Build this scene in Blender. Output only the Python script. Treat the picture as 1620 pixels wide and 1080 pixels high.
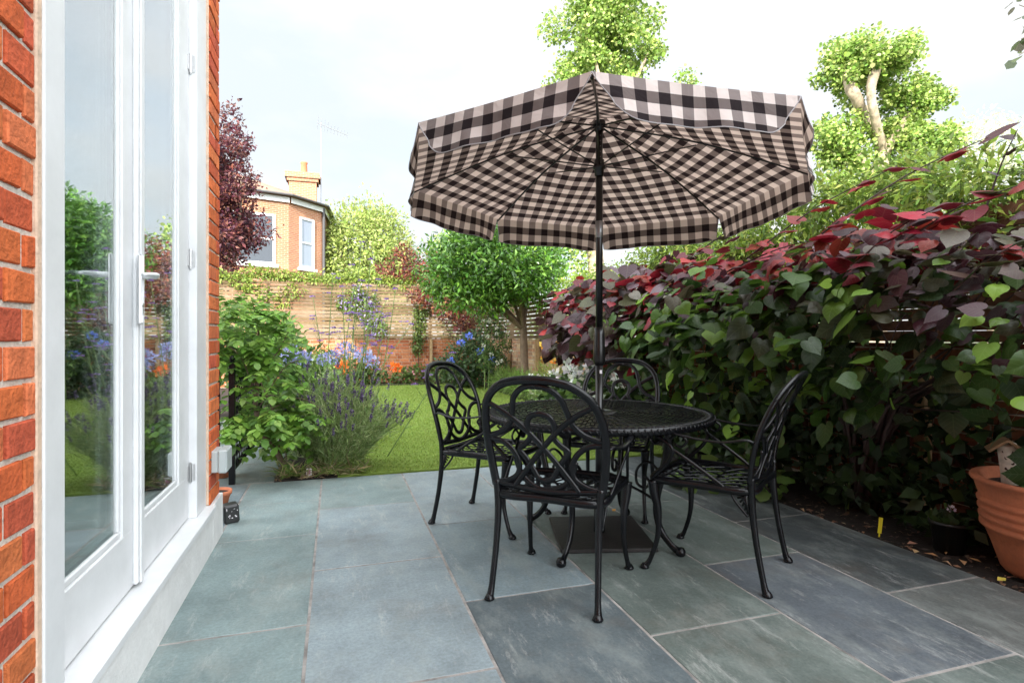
import bpy, math, random
import numpy as np
from mathutils import Vector, Matrix
R = math.radians
random.seed(7); rng = np.random.default_rng(7)
for o in list(bpy.data.objects): bpy.data.objects.remove(o)
SC = bpy.context.scene; COL = SC.collection

# ------------------------------------------------------------------ camera
YAW = R(17.28); CAMZ = 1.12
cam_d = bpy.data.cameras.new('camera'); cam = bpy.data.objects.new('camera', cam_d); COL.objects.link(cam)
cam.location = (0, 0, CAMZ); cam.rotation_euler = (R(90), 0, -YAW)
cam_d.sensor_width = 36; cam_d.lens = 20.0; cam_d.shift_y = -7 / 1620
cam_d.clip_start = .05; cam_d.clip_end = 2000
SC.camera = cam
SC.render.resolution_x = 1024; SC.render.resolution_y = 682

# ------------------------------------------------------------------ light
SUN_EL = 25.0; SUN_TRAVEL = (0.42, 0.90)                   # the sun stands behind the camera's left shoulder
sd = Vector((SUN_TRAVEL[0], SUN_TRAVEL[1], 0)).normalized()
sd = Vector((sd.x * math.cos(R(SUN_EL)), sd.y * math.cos(R(SUN_EL)), -math.sin(R(SUN_EL))))
sun_d = bpy.data.lights.new('sun', 'SUN'); sun_d.energy = 2.1; sun_d.angle = R(.6); sun_d.color = (1, .93, .82)
sun = bpy.data.objects.new('sun', sun_d); COL.objects.link(sun); sun.rotation_euler = sd.to_track_quat('-Z', 'Y').to_euler()
W = bpy.data.worlds.new('World'); SC.world = W; W.use_nodes = True
nt = W.node_tree; nt.nodes.clear()
out = nt.nodes.new('ShaderNodeOutputWorld'); bg = nt.nodes.new('ShaderNodeBackground'); sky = nt.nodes.new('ShaderNodeTexSky')
sky.sky_type = 'NISHITA'; sky.sun_disc = False; sky.sun_elevation = R(SUN_EL); sky.sun_rotation = math.atan2(-sd.x, -sd.y)
sky.air_density = 1.0; sky.dust_density = 1.5
tc = nt.nodes.new('ShaderNodeTexCoord'); mp = nt.nodes.new('ShaderNodeMapping'); mp.inputs['Scale'].default_value = (1, 1, 2.2)
nz = nt.nodes.new('ShaderNodeTexNoise'); nz.inputs['Scale'].default_value = 1.7; nz.inputs['Detail'].default_value = 7; nz.inputs['Roughness'].default_value = .52
mp.inputs['Location'].default_value = (1.2, .55, .3)
cr = nt.nodes.new('ShaderNodeValToRGB'); cr.color_ramp.elements[0].position = .36; cr.color_ramp.elements[1].position = .58
cr.color_ramp.elements[0].color = (.8, .8, .8, 1)
mx = nt.nodes.new('ShaderNodeMix'); mx.data_type = 'RGBA'; mx.inputs['B'].default_value = (8.5, 8.45, 8.4, 1)
L = nt.links.new
# hazy bright cloud round the sun (behind the viewer), thinner pale cloud opposite it
dn = nt.nodes.new('ShaderNodeVectorMath'); dn.operation = 'DOT_PRODUCT'; dn.inputs[1].default_value = tuple(-sd); L(tc.outputs['Generated'], dn.inputs[0])
mr = nt.nodes.new('ShaderNodeMapRange'); mr.interpolation_type = 'SMOOTHSTEP'; mr.inputs[1].default_value = -.25; mr.inputs[2].default_value = .65; mr.inputs[3].default_value = 2.8; mr.inputs[4].default_value = 15.0
L(dn.outputs['Value'], mr.inputs[0])
n2 = nt.nodes.new('ShaderNodeTexNoise'); n2.inputs['Scale'].default_value = 2.1; n2.inputs['Detail'].default_value = 8; n2.inputs['Roughness'].default_value = .5; L(mp.outputs[0], n2.inputs['Vector'])
c2 = nt.nodes.new('ShaderNodeValToRGB'); c2.color_ramp.elements[0].position = .40; c2.color_ramp.elements[1].position = .60
c2.color_ramp.elements[0].color = (.80, .88, .95, 1); c2.color_ramp.elements[1].color = (1.02, 1.01, 1.0, 1); L(n2.outputs[0], c2.inputs[0])
vm = nt.nodes.new('ShaderNodeVectorMath'); vm.operation = 'SCALE'; L(c2.outputs[0], vm.inputs[0]); L(mr.outputs[0], vm.inputs['Scale']); L(vm.outputs[0], mx.inputs['B'])
L(tc.outputs['Generated'], mp.inputs[0]); L(mp.outputs[0], nz.inputs['Vector']); L(nz.outputs[0], cr.inputs[0])
L(cr.outputs[0], mx.inputs['Factor']); L(sky.outputs[0], mx.inputs['A']); L(mx.outputs['Result'], bg.inputs[0])
bg.inputs[1].default_value = .09; L(bg.outputs[0], out.inputs[0])
SC.view_settings.view_transform = 'Standard'; SC.view_settings.look = 'None'
SC.view_settings.exposure = 2.15; SC.view_settings.gamma = 1
SC.cycles.transparent_max_bounces = 16; SC.cycles.max_bounces = 8

# ------------------------------------------------------------------ materials
def lk(t, a, b): t.links.new(a, b)
def mat(name, col=(.5, .5, .5), rough=.6, metal=0, attr=False, nscale=0, namt=0, bump=0, bscale=40, transl=0, spec=.5, coat=0, tint=None):
    """principled material; colour optionally from the mesh's own colour attribute, varied by object-space noise"""
    m = bpy.data.materials.new(name); m.use_nodes = True; t = m.node_tree; n = t.nodes; P = n['Principled BSDF']
    P.inputs['Roughness'].default_value = rough; P.inputs['Metallic'].default_value = metal
    P.inputs['Specular IOR Level'].default_value = spec
    if coat: P.inputs['Coat Weight'].default_value = coat; P.inputs['Coat Roughness'].default_value = .25
    src = None
    if attr:
        a = n.new('ShaderNodeAttribute'); a.attribute_name = 'Col'; src = a.outputs['Color']
    tcn = n.new('ShaderNodeTexCoord')
    if namt:
        z = n.new('ShaderNodeTexNoise'); z.inputs['Scale'].default_value = nscale; z.inputs['Detail'].default_value = 6; z.inputs['Roughness'].default_value = .65
        lk(t, tcn.outputs['Object'], z.inputs['Vector'])
        r = n.new('ShaderNodeMapRange'); r.inputs[1].default_value = .3; r.inputs[2].default_value = .7
        r.inputs[3].default_value = 1 - namt; r.inputs[4].default_value = 1 + namt; lk(t, z.outputs[0], r.inputs[0])
        mm = n.new('ShaderNodeMix'); mm.data_type = 'RGBA'; mm.blend_type = 'MULTIPLY'; mm.inputs['Factor'].default_value = 1
        if src is not None: lk(t, src, mm.inputs['A'])
        else: mm.inputs['A'].default_value = (*col, 1)
        if tint is not None:
            cc = n.new('ShaderNodeMix'); cc.data_type = 'RGBA'; cc.inputs['A'].default_value = (*tint, 1); cc.inputs['B'].default_value = (1 + namt,) * 3 + (1,)
            q = n.new('ShaderNodeMapRange'); q.inputs[1].default_value = .3; q.inputs[2].default_value = .62; lk(t, z.outputs[0], q.inputs[0]); lk(t, q.outputs[0], cc.inputs['Factor'])
            lk(t, cc.outputs['Result'], mm.inputs['B'])
        else: lk(t, r.outputs[0], mm.inputs['B'])
        src = mm.outputs['Result']
    if src is not None: lk(t, src, P.inputs['Base Color'])
    else: P.inputs['Base Color'].default_value = (*col, 1)
    if bump:
        z2 = n.new('ShaderNodeTexNoise'); z2.inputs['Scale'].default_value = bscale; z2.inputs['Detail'].default_value = 5
        lk(t, tcn.outputs['Object'], z2.inputs['Vector'])
        b = n.new('ShaderNodeBump'); b.inputs['Strength'].default_value = bump; b.inputs['Distance'].default_value = .01
        lk(t, z2.outputs[0], b.inputs['Height']); lk(t, b.outputs[0], P.inputs['Normal'])
    if transl:
        tr = n.new('ShaderNodeBsdfTranslucent'); ms = n.new('ShaderNodeMixShader'); ms.inputs[0].default_value = transl
        if src is not None:
            g = n.new('ShaderNodeGamma'); g.inputs[1].default_value = .8; lk(t, src, g.inputs[0]); lk(t, g.outputs[0], tr.inputs[0])
        else: tr.inputs[0].default_value = (*col, 1)
        lk(t, P.outputs[0], ms.inputs[1]); lk(t, tr.outputs[0], ms.inputs[2]); lk(t, ms.outputs[0], n['Material Output'].inputs[0])
    return m

M = {}
def slate_mat():
    m = bpy.data.materials.new('slate'); m.use_nodes = True; t = m.node_tree; n = t.nodes; P = n['Principled BSDF']
    a = n.new('ShaderNodeAttribute'); a.attribute_name = 'Col'; tc_ = n.new('ShaderNodeTexCoord'); mp_ = n.new('ShaderNodeMapping'); lk(t, tc_.outputs['Object'], mp_.inputs[0])
    def noise(sc, det=6, ro=.6, scl=(1, 1, 1), rot=0):
        z = n.new('ShaderNodeTexNoise'); z.inputs['Scale'].default_value = sc; z.inputs['Detail'].default_value = det; z.inputs['Roughness'].default_value = ro
        q = n.new('ShaderNodeMapping'); q.inputs['Scale'].default_value = scl; q.inputs['Rotation'].default_value = (0, 0, rot); lk(t, tc_.outputs['Object'], q.inputs[0]); lk(t, q.outputs[0], z.inputs['Vector']); return z.outputs[0]
    def rng_(v, a0, a1, b0, b1):
        q = n.new('ShaderNodeMapRange'); q.inputs[1].default_value = a0; q.inputs[2].default_value = a1; q.inputs[3].default_value = b0; q.inputs[4].default_value = b1; lk(t, v, q.inputs[0]); return q.outputs[0]
    def mul(c, v):
        q = n.new('ShaderNodeMix'); q.data_type = 'RGBA'; q.blend_type = 'MULTIPLY'; q.inputs['Factor'].default_value = 1; lk(t, c, q.inputs['A']); lk(t, v, q.inputs['B']); return q.outputs['Result']
    def mixc(c, f, col):
        q = n.new('ShaderNodeMix'); q.data_type = 'RGBA'; lk(t, f, q.inputs['Factor']); lk(t, c, q.inputs['A']); q.inputs['B'].default_value = (*col, 1); return q.outputs['Result']
    c = mul(a.outputs['Color'], rng_(noise(1.7, 8, .7), .36, .64, .76, 1.18)); c = mul(c, rng_(noise(75, 4, .7), .35, .65, .84, 1.15))
    c = mixc(c, rng_(noise(4.5, 9, .75, (1, .45, 1), .7), .48, .66, 0, .42), (.30, .33, .31))     # chalky cleft patches
    c = mixc(c, rng_(noise(9, 10, .85, (1, .22, 1), -.5), .545, .64, 0, .5), (.42, .43, .41))      # pale scuffs
    c = mixc(c, rng_(noise(2.4, 6, .7), .52, .72, 0, .35), (.13, .10, .075))                         # brown weather stains
    lk(t, c, P.inputs['Base Color']); lk(t, rng_(noise(5, 6, .6), .3, .7, .42, .68), P.inputs['Roughness']); P.inputs['Specular IOR Level'].default_value = .5
    b = n.new('ShaderNodeBump'); b.inputs['Strength'].default_value = .35; b.inputs['Distance'].default_value = .006; lk(t, noise(14, 9, .7, (1, .6, 1), .4), b.inputs['Height']); lk(t, b.outputs[0], P.inputs['Normal'])
    return m
M['slate'] = slate_mat()
M['mortar_pave'] = mat('mortar_pave', (.27, .25, .235), .9, nscale=9, namt=.5, bump=.4, bscale=90)
M['brick'] = mat('brick', attr=True, nscale=26, namt=.28, rough=.88, bump=.6, bscale=95, spec=.2)
M['mortar'] = mat('mortar', (.60, .55, .48), .95, nscale=40, namt=.2, bump=.5, bscale=150, spec=.2)
M['mortar_old'] = mat('mortar_old', (.42, .36, .28), .95, nscale=20, namt=.3, bump=.5, bscale=80, spec=.2)
M['render_paint'] = mat('render_paint', (.72, .72, .71), .75, nscale=9, namt=.09, bump=.25, bscale=60, spec=.3)
M['white_paint'] = mat('white_paint', (.68, .69, .70), .4, nscale=6, namt=.07, bump=.08, bscale=30)
M['sealant'] = mat('sealant', (.62, .45, .33), .9, nscale=30, namt=.2, bump=.4, bscale=90)
M['steel'] = mat('steel', (.6, .6, .6), .32, 1)
M['iron'] = mat('iron', (.0035, .0038, .0052), .27, 0, nscale=14, namt=.3, bump=.1, bscale=140, spec=.38)
M['base_plate'] = mat('base_plate', (.014, .011, .010), .6, 0, nscale=9, namt=.45, bump=.2, bscale=60)
M['pole'] = mat('pole', (.006, .006, .0065), .3, 0, spec=.6)
M['alu'] = mat('alu', (.32, .32, .33), .35, .8)
M['plastic_grey'] = mat('plastic_grey', (.42, .46, .46), .45)
M['plastic_black'] = mat('plastic_black', (.02, .02, .02), .35)
M['plastic_yellow'] = mat('plastic_yellow', (.75, .62, .02), .45)
M['white_tag'] = mat('white_tag', (.8, .75, .78), .5)
M['terracotta'] = mat('terracotta', (.50, .17, .085), .8, nscale=7, namt=.22, bump=.3, bscale=70, spec=.25, tint=(.8, .85, .95))
M['soil'] = mat('soil', (.018, .012, .009), .95, nscale=25, namt=.5, bump=1, bscale=50)
M['chips'] = mat('chips', attr=True, rough=.85)
M['lawn'] = mat('lawn', (.15, .225, .03), .9, nscale=5, namt=.18, bump=.6, bscale=140)
M['blade'] = mat('blade', attr=True, rough=.6, transl=.3)
M['ground'] = mat('ground', (.06, .07, .03), .95, nscale=1, namt=.3)
M['leaf'] = mat('leaf', attr=True, rough=.48, transl=.32, spec=.45)
M['gloss_leaf'] = mat('gloss_leaf', attr=True, rough=.33, transl=.22, spec=.6)
M['petal'] = mat('petal', attr=True, rough=.6, transl=.35)
M['wood'] = mat('wood', attr=True, nscale=18, namt=.25, rough=.8, bump=.3, bscale=60, spec=.25)
M['bark'] = mat('bark', (.16, .11, .075), .9, nscale=12, namt=.35, bump=.8, bscale=30)
M['pale_bark'] = mat('pale_bark', (.33, .27, .19), .9, nscale=5, namt=.55, bump=.8, bscale=12)
M['twig'] = mat('twig', (.06, .035, .03), .7)
M['green_stem'] = mat('green_stem', (.16, .24, .07), .6)
M['birch'] = mat('birch', (.62, .55, .47), .8, nscale=22, namt=.25, bump=.4, bscale=60)
M['hole'] = mat('hole', (.05, .02, .015), .9)
M['tile'] = mat('tile', (.27, .17, .12), .8, nscale=4, namt=.3, bump=.4, bscale=20)
M['lead'] = mat('lead', (.08, .08, .085), .6)
M['room'] = mat('room', (.16, .15, .145), .9)
M['curtain'] = mat('curtain', (.55, .55, .53), .9, transl=.3)
M['piping'] = mat('piping', (.34, .32, .33), .7)
M['dark_glass'] = mat('dark_glass', (.03, .035, .045), .05, spec=.8)
M['blind'] = mat('blind', (.30, .34, .42), .2)

def glass_mat():
    m = bpy.data.materials.new('pane_glass'); m.use_nodes = True; t = m.node_tree; n = t.nodes; n.clear()
    o = n.new('ShaderNodeOutputMaterial'); g = n.new('ShaderNodeBsdfGlossy'); g.inputs['Roughness'].default_value = .0; g.inputs['Color'].default_value = (.97, .98, .98, 1)
    tr = n.new('ShaderNodeBsdfTransparent'); tr.inputs[0].default_value = (.90, .94, .93, 1); geo = n.new('ShaderNodeNewGeometry'); dt = n.new('ShaderNodeVectorMath'); dt.operation = 'DOT_PRODUCT'; lk(t, geo.outputs['Normal'], dt.inputs[0]); lk(t, geo.outputs['Incoming'], dt.inputs[1])
    def mt(op, a, b=None):
        q = n.new('ShaderNodeMath'); q.operation = op
        for i, v in enumerate((a, b)):
            if v is None: continue
            if isinstance(v, (int, float)): q.inputs[i].default_value = v
            else: lk(t, v, q.inputs[i])
        return q.outputs[0]
    fr_ = mt('ADD', mt('MULTIPLY', mt('POWER', mt('SUBTRACT', 1, mt('ABSOLUTE', dt.outputs['Value'])), 2.9), .88), .10)
    ms = n.new('ShaderNodeMixShader'); lk(t, fr_, ms.inputs[0]); lk(t, tr.outputs[0], ms.inputs[1]); lk(t, g.outputs[0], ms.inputs[2]); lk(t, ms.outputs[0], o.inputs[0])
    return m
M['glass'] = glass_mat()

def gingham_mat():
    """woven check cloth: two crossing stripe sets, light / half / dark"""
    m = bpy.data.materials.new('gingham'); m.use_nodes = True; t = m.node_tree; n = t.nodes; P = n['Principled BSDF']
    uv = n.new('ShaderNodeUVMap'); uv.uv_map = 'UVMap'; sp = n.new('ShaderNodeSeparateXYZ'); lk(t, uv.outputs[0], sp.inputs[0])
    def mth(op, a, b=None):
        q = n.new('ShaderNodeMath'); q.operation = op
        for i, v in enumerate((a, b)):
            if v is None: continue
            if isinstance(v, (int, float)): q.inputs[i].default_value = v
            else: lk(t, v, q.inputs[i])
        return q.outputs[0]
    st = [mth('GREATER_THAN', mth('FRACT', mth('MULTIPLY', sp.outputs[i], 1 / .098)), .5) for i in (0, 1)]
    s = mth('ADD', mth('MULTIPLY', st[0], .42), mth('MULTIPLY', st[1], .58))
    cr = n.new('ShaderNodeValToRGB'); cr.color_ramp.interpolation = 'CONSTANT'; e = cr.color_ramp.elements
    e[0].position = 0; e[0].color = (.72, .64, .615, 1); e[1].position = .75; e[1].color = (.022, .016, .018, 1)
    k = e.new(.25); k.color = (.26, .22, .215, 1); k = e.new(.5); k.color = (.165, .135, .13, 1)
    lk(t, s, cr.inputs[0])
    tco = n.new('ShaderNodeTexCoord'); w2 = n.new('ShaderNodeTexNoise'); w2.inputs['Scale'].default_value = 7; w2.inputs['Detail'].default_value = 3; w2.inputs['Distortion'].default_value = .6; lk(t, tco.outputs['Object'], w2.inputs['Vector'])
    bu = n.new('ShaderNodeBump'); bu.inputs['Strength'].default_value = .55; bu.inputs['Distance'].default_value = .03; lk(t, w2.outputs[0], bu.inputs['Height']); lk(t, bu.outputs[0], P.inputs['Normal'])
    wz = n.new('ShaderNodeTexNoise'); wz.inputs['Scale'].default_value = 700; lk(t, uv.outputs[0], wz.inputs['Vector'])
    r = n.new('ShaderNodeMapRange'); r.inputs[3].default_value = .82; r.inputs[4].default_value = 1.18; lk(t, wz.outputs[0], r.inputs[0])
    mm = n.new('ShaderNodeMix'); mm.data_type = 'RGBA'; mm.blend_type = 'MULTIPLY'; mm.inputs['Factor'].default_value = 1
    lk(t, cr.outputs[0], mm.inputs['A']); lk(t, r.outputs[0], mm.inputs['B']); src = mm.outputs['Result']
    lk(t, src, P.inputs['Base Color']); P.inputs['Roughness'].default_value = .9; P.inputs['Specular IOR Level'].default_value = .15
    tr = n.new('ShaderNodeBsdfTranslucent'); tn = n.new('ShaderNodeMix'); tn.data_type = 'RGBA'; tn.blend_type = 'MULTIPLY'; tn.inputs['Factor'].default_value = 1
    tn.inputs['B'].default_value = (1, .84, .72, 1); lk(t, src, tn.inputs['A']); lk(t, tn.outputs['Result'], tr.inputs[0]); lk(t, bu.outputs[0], tr.inputs['Normal'])
    ms = n.new('ShaderNodeMixShader'); ms.inputs[0].default_value = .30
    lk(t, P.outputs[0], ms.inputs[1]); lk(t, tr.outputs[0], ms.inputs[2]); lk(t, ms.outputs[0], n['Material Output'].inputs[0])
    return m
M['gingham'] = gingham_mat()

def heart_mat():
    """broad leaf with paler veins drawn from the leaf's own UVs"""
    m = bpy.data.materials.new('heart_leaf'); m.use_nodes = True; t = m.node_tree; n = t.nodes; P = n['Principled BSDF']
    a = n.new('ShaderNodeAttribute'); a.attribute_name = 'Col'
    uv = n.new('ShaderNodeUVMap'); uv.uv_map = 'UVMap'; sp = n.new('ShaderNodeSeparateXYZ'); lk(t, uv.outputs[0], sp.inputs[0])
    def mth(op, x, y=None):
        q = n.new('ShaderNodeMath'); q.operation = op
        for i, v in enumerate((x, y)):
            if v is None: continue
            if isinstance(v, (int, float)): q.inputs[i].default_value = v
            else: lk(t, v, q.inputs[i])
        return q.outputs[0]
    ax = mth('ABSOLUTE', sp.outputs[0]); vv = mth('SUBTRACT', sp.outputs[1], mth('MULTIPLY', ax, .8))
    fr = mth('ABSOLUTE', mth('SUBTRACT', mth('FRACT', mth('MULTIPLY', vv, 5.0)), .5))
    side = mth('LESS_THAN', fr, .055); mid = mth('LESS_THAN', ax, .016); v = mth('MAXIMUM', side, mid)
    mm = n.new('ShaderNodeMix'); mm.data_type = 'RGBA'; lk(t, mth('MULTIPLY', v, .6), mm.inputs['Factor']); lk(t, a.outputs['Color'], mm.inputs['A'])
    br = n.new('ShaderNodeMix'); br.data_type = 'RGBA'; br.blend_type = 'ADD'; br.inputs['Factor'].default_value = 1; br.inputs['B'].default_value = (.05, .06, .03, 1)
    lk(t, a.outputs['Color'], br.inputs['A']); lk(t, br.outputs['Result'], mm.inputs['B'])
    z = n.new('ShaderNodeTexNoise'); z.inputs['Scale'].default_value = 3; lk(t, uv.outputs[0], z.inputs['Vector'])
    src = mm.outputs['Result']; lk(t, src, P.inputs['Base Color']); P.inputs['Roughness'].default_value = .42; P.inputs['Specular IOR Level'].default_value = .5
    b = n.new('ShaderNodeBump'); b.inputs['Strength'].default_value = .5; b.inputs['Distance'].default_value = .004
    lk(t, mth('SUBTRACT', z.outputs[0], mth('MULTIPLY', v, .5)), b.inputs['Height']); lk(t, b.outputs[0], P.inputs['Normal'])
    tr = n.new('ShaderNodeBsdfTranslucent'); lk(t, src, tr.inputs[0]); ms = n.new('ShaderNodeMixShader'); ms.inputs[0].default_value = .30
    lk(t, P.outputs[0], ms.inputs[1]); lk(t, tr.outputs[0], ms.inputs[2]); lk(t, ms.outputs[0], n['Material Output'].inputs[0])
    return m
M['heart'] = heart_mat()

def far_brick_mat(name, c1, c2, mo):
    m = bpy.data.materials.new(name); m.use_nodes = True; t = m.node_tree; n = t.nodes; P = n['Principled BSDF']
    uv = n.new('ShaderNodeUVMap'); uv.uv_map = 'UVMap'; b = n.new('ShaderNodeTexBrick'); lk(t, uv.outputs[0], b.inputs['Vector'])
    b.inputs['Scale'].default_value = 1; b.inputs['Brick Width'].default_value = .225; b.inputs['Row Height'].default_value = .075; b.inputs['Mortar Size'].default_value = .008
    b.inputs['Color1'].default_value = (*c1, 1); b.inputs['Color2'].default_value = (*c2, 1); b.inputs['Mortar'].default_value = (*mo, 1)
    z = n.new('ShaderNodeTexNoise'); z.inputs['Scale'].default_value = 1.3; z.inputs['Detail'].default_value = 5; lk(t, uv.outputs[0], z.inputs['Vector'])
    r = n.new('ShaderNodeMapRange'); r.inputs[3].default_value = .75; r.inputs[4].default_value = 1.25; lk(t, z.outputs[0], r.inputs[0])
    mm = n.new('ShaderNodeMix'); mm.data_type = 'RGBA'; mm.blend_type = 'MULTIPLY'; mm.inputs['Factor'].default_value = 1
    lk(t, b.outputs[0], mm.inputs['A']); lk(t, r.outputs[0], mm.inputs['B']); lk(t, mm.outputs['Result'], P.inputs['Base Color']); P.inputs['Roughness'].default_value = .9
    bp = n.new('ShaderNodeBump'); bp.inputs['Strength'].default_value = .4; bp.inputs['Distance'].default_value = .01; bp.invert = True; lk(t, b.outputs[1], bp.inputs['Height']); lk(t, bp.outputs[0], P.inputs['Normal'])
    return m
M['far_brick'] = far_brick_mat('far_brick', (.43, .19, .095), (.36, .14, .075), (.42, .32, .24))

# ------------------------------------------------------------------ mesh building
class MB:
    def __init__(s): s.v = []; s.f = []; s.c = []; s.uv = []; s.n = 0
    def add(s, v, f, col=None, uv=None):
        v = np.asarray(v, float).reshape(-1, 3); s.v.append(v)
        for q in f: s.f.append(tuple(int(i) + s.n for i in q))
        c = np.ones((len(v), 4)); 
        if col is not None: c[:, :3] = col
        s.c.append(c); u = np.zeros((len(v), 2))
        if uv is not None: u[:] = uv
        s.uv.append(u); s.n += len(v)
    def box(s, lo, hi, col=None, ch=0.0):
        x0, y0, z0 = lo; x1, y1, z1 = hi
        if ch <= 0:
            v = [(x0,y0,z0),(x1,y0,z0),(x1,y1,z0),(x0,y1,z0),(x0,y0,z1),(x1,y0,z1),(x1,y1,z1),(x0,y1,z1)]
            s.add(v, [(0,3,2,1),(4,5,6,7),(0,1,5,4),(1,2,6,5),(2,3,7,6),(3,0,4,7)], col)
        else:                                   # chamfered box
            v = []; idx = {}
            for i, X in enumerate((x0, x1)):
                for j, Y in enumerate((y0, y1)):
                    for k, Z in enumerate((z0, z1)):
                        sx, sy, sz = (1 - 2*i) * ch, (1 - 2*j) * ch, (1 - 2*k) * ch
                        idx[i,j,k,0] = len(v); v.append((X, Y+sy, Z+sz))
                        idx[i,j,k,1] = len(v); v.append((X+sx, Y, Z+sz))
                        idx[i,j,k,2] = len(v); v.append((X+sx, Y+sy, Z))
            f = []
            for i in (0,1): f.append((idx[i,0,0,0], idx[i,1,0,0], idx[i,1,1,0], idx[i,0,1,0]))
            for j in (0,1): f.append((idx[0,j,0,1], idx[1,j,0,1], idx[1,j,1,1], idx[0,j,1,1]))
            for k in (0,1): f.append((idx[0,0,k,2], idx[1,0,k,2], idx[1,1,k,2], idx[0,1,k,2]))
            for i in (0,1):
                for j in (0,1): f.append((idx[i,j,0,0], idx[i,j,1,0], idx[i,j,1,1], idx[i,j,0,1]))
                for k in (0,1): f.append((idx[i,0,k,0], idx[i,1,k,0], idx[i,1,k,2], idx[i,0,k,2]))
            for j in (0,1):
                for k in (0,1): f.append((idx[0,j,k,1], idx[1,j,k,1], idx[1,j,k,2], idx[0,j,k,2]))
            for i in (0,1):
                for j in (0,1):
                    for k in (0,1): f.append((idx[i,j,k,0], idx[i,j,k,1], idx[i,j,k,2]))
            s.add(v, f, col)
    def sweep(s, pts, w, h=None, ref=(0, 0, 1), seg=8, closed=False, sub=6, col=None, flat=.0, caps=True):
        """a bar of elliptical section (w across, h thick) along a smooth curve"""
        P = [Vector(p) for p in pts]; n = len(P)
        W_ = list(w) if hasattr(w, '__len__') else [w] * n
        H_ = list(h) if hasattr(h, '__len__') else ([h] * n if h is not None else W_)
        C = []; ww = []; hh = []
        rngk = n if closed else n - 1
        for i in range(rngk):
            g = lambda k: P[k % n] if closed else P[min(max(k, 0), n - 1)]
            p0, p1, p2, p3 = g(i-1), g(i), g(i+1), g(i+2)
            for j in range(sub):
                t = j / sub; t2, t3 = t*t, t*t*t
                C.append(.5 * ((2*p1) + (p2-p0)*t + (2*p0-5*p1+4*p2-p3)*t2 + (3*p1-p0-3*p2+p3)*t3))
                k2 = (i+1) % n; ww.append(W_[i]*(1-t)+W_[k2]*t); hh.append(H_[i]*(1-t)+H_[k2]*t)
        if not closed: C.append(P[-1]); ww.append(W_[-1]); hh.append(H_[-1])
        m = len(C); ref = Vector(ref); V = []; F = []
        for i, p in enumerate(C):
            a = C[(i-1) % m] if closed or i > 0 else C[i]; b = C[(i+1) % m] if closed or i < m-1 else C[i]
            t = (b - a).normalized(); sd_ = t.cross(ref)
            if sd_.length < .05: sd_ = t.cross(Vector((1, .1, 0)))
            sd_.normalize(); up = sd_.cross(t)
            for k in range(seg):
                an = 2*math.pi*(k+.5)/seg; cx, cy = math.cos(an), math.sin(an)
                if flat: q = max(abs(cx), abs(cy)); cx, cy = cx*(1-flat)+cx/q*flat, cy*(1-flat)+cy/q*flat
                V.append(p + sd_*cx*ww[i]/2 + up*cy*hh[i]/2)
        for i in range(m if closed else m-1):
            for k in range(seg):
                a, b = i*seg+k, i*seg+(k+1) % seg; c, d = ((i+1) % m)*seg+(k+1) % seg, ((i+1) % m)*seg+k
                F.append((a, b, c, d))
        if not closed and caps: F.append(tuple(range(seg-1, -1, -1))); F.append(tuple((m-1)*seg+k for k in range(seg)))
        s.add([tuple(v) for v in V], F, col)
    def lathe(s, prof, c=(0, 0, 0), seg=32, col=None, wob=0):
        V = []; F = []
        for r, z in prof:
            for k in range(seg):
                a = 2*math.pi*k/seg; rr = r*(1+wob*math.sin(3*a))
                V.append((c[0]+rr*math.cos(a), c[1]+rr*math.sin(a), c[2]+z))
        for i in range(len(prof)-1):
            for k in range(seg): F.append((i*seg+k, i*seg+(k+1) % seg, (i+1)*seg+(k+1) % seg, (i+1)*seg+k))
        s.add(V, F, col)
    def cyl(s, a, b, r, seg=12, col=None, r2=None):
        s.sweep([a, b], [2*r, 2*(r if r2 is None else r2)], seg=seg, sub=1, col=col, ref=(.3, .1, 1) if abs(Vector(b).x-Vector(a).x)+abs(Vector(b).y-Vector(a).y) > 1e-5 else (1, 0, 0))
    def xform(s, M4):
        for v in s.v:
            h = np.c_[v, np.ones(len(v))] @ np.array(M4).T; v[:] = h[:, :3]
        return s
    def build(s, name, m, parent=None, smooth=False, bevel=0):
        me = bpy.data.meshes.new(name); v = np.concatenate(s.v) if s.v else np.zeros((0, 3))
        me.from_pydata(v.tolist(), [], s.f); me.materials.append(M[m] if isinstance(m, str) else m)
        ca = me.color_attributes.new('Col', 'FLOAT_COLOR', 'POINT'); ca.data.foreach_set('color', np.concatenate(s.c).ravel())
        u = np.concatenate(s.uv)
        ul = me.uv_layers.new(name='UVMap'); li = np.zeros(len(me.loops), int); me.loops.foreach_get('vertex_index', li); ul.data.foreach_set('uv', u[li].ravel())
        return finish(name, me, parent, smooth, bevel)
def finish(name, me, parent=None, smooth=False, bevel=0):
    if smooth: me.polygons.foreach_set('use_smooth', [True]*len(me.polygons))
    me.update(); o = bpy.data.objects.new(name, me); COL.objects.link(o)
    if parent: o.parent = parent
    if bevel: b = o.modifiers.new('bevel', 'BEVEL'); b.width = bevel; b.segments = 2; b.limit_method = 'ANGLE'
    return o
def tag(o, label=None, cat=None, group=None, kind=None):
    for k, v in (('label', label), ('category', cat), ('group', group), ('kind', kind)):
        if v: o[k] = v
    return o
def empty(name, loc, label, cat, group=None, rz=0):
    o = bpy.data.objects.new(name, None); COL.objects.link(o); o.location = loc; o.rotation_euler = (0, 0, rz); o.empty_display_size = .1
    return tag(o, label, cat, group)
def copy_tree(o, parent=None):
    c = o.copy(); COL.objects.link(c)
    if parent: c.parent = parent
    for ch in list(o.children): copy_tree(ch, c)
    return c
def place(root):                                   # parts modelled in world space: shift them under the empty
    for ch in root.children:
        ch.matrix_parent_inverse = Matrix.Translation(-Vector(root.location))

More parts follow.
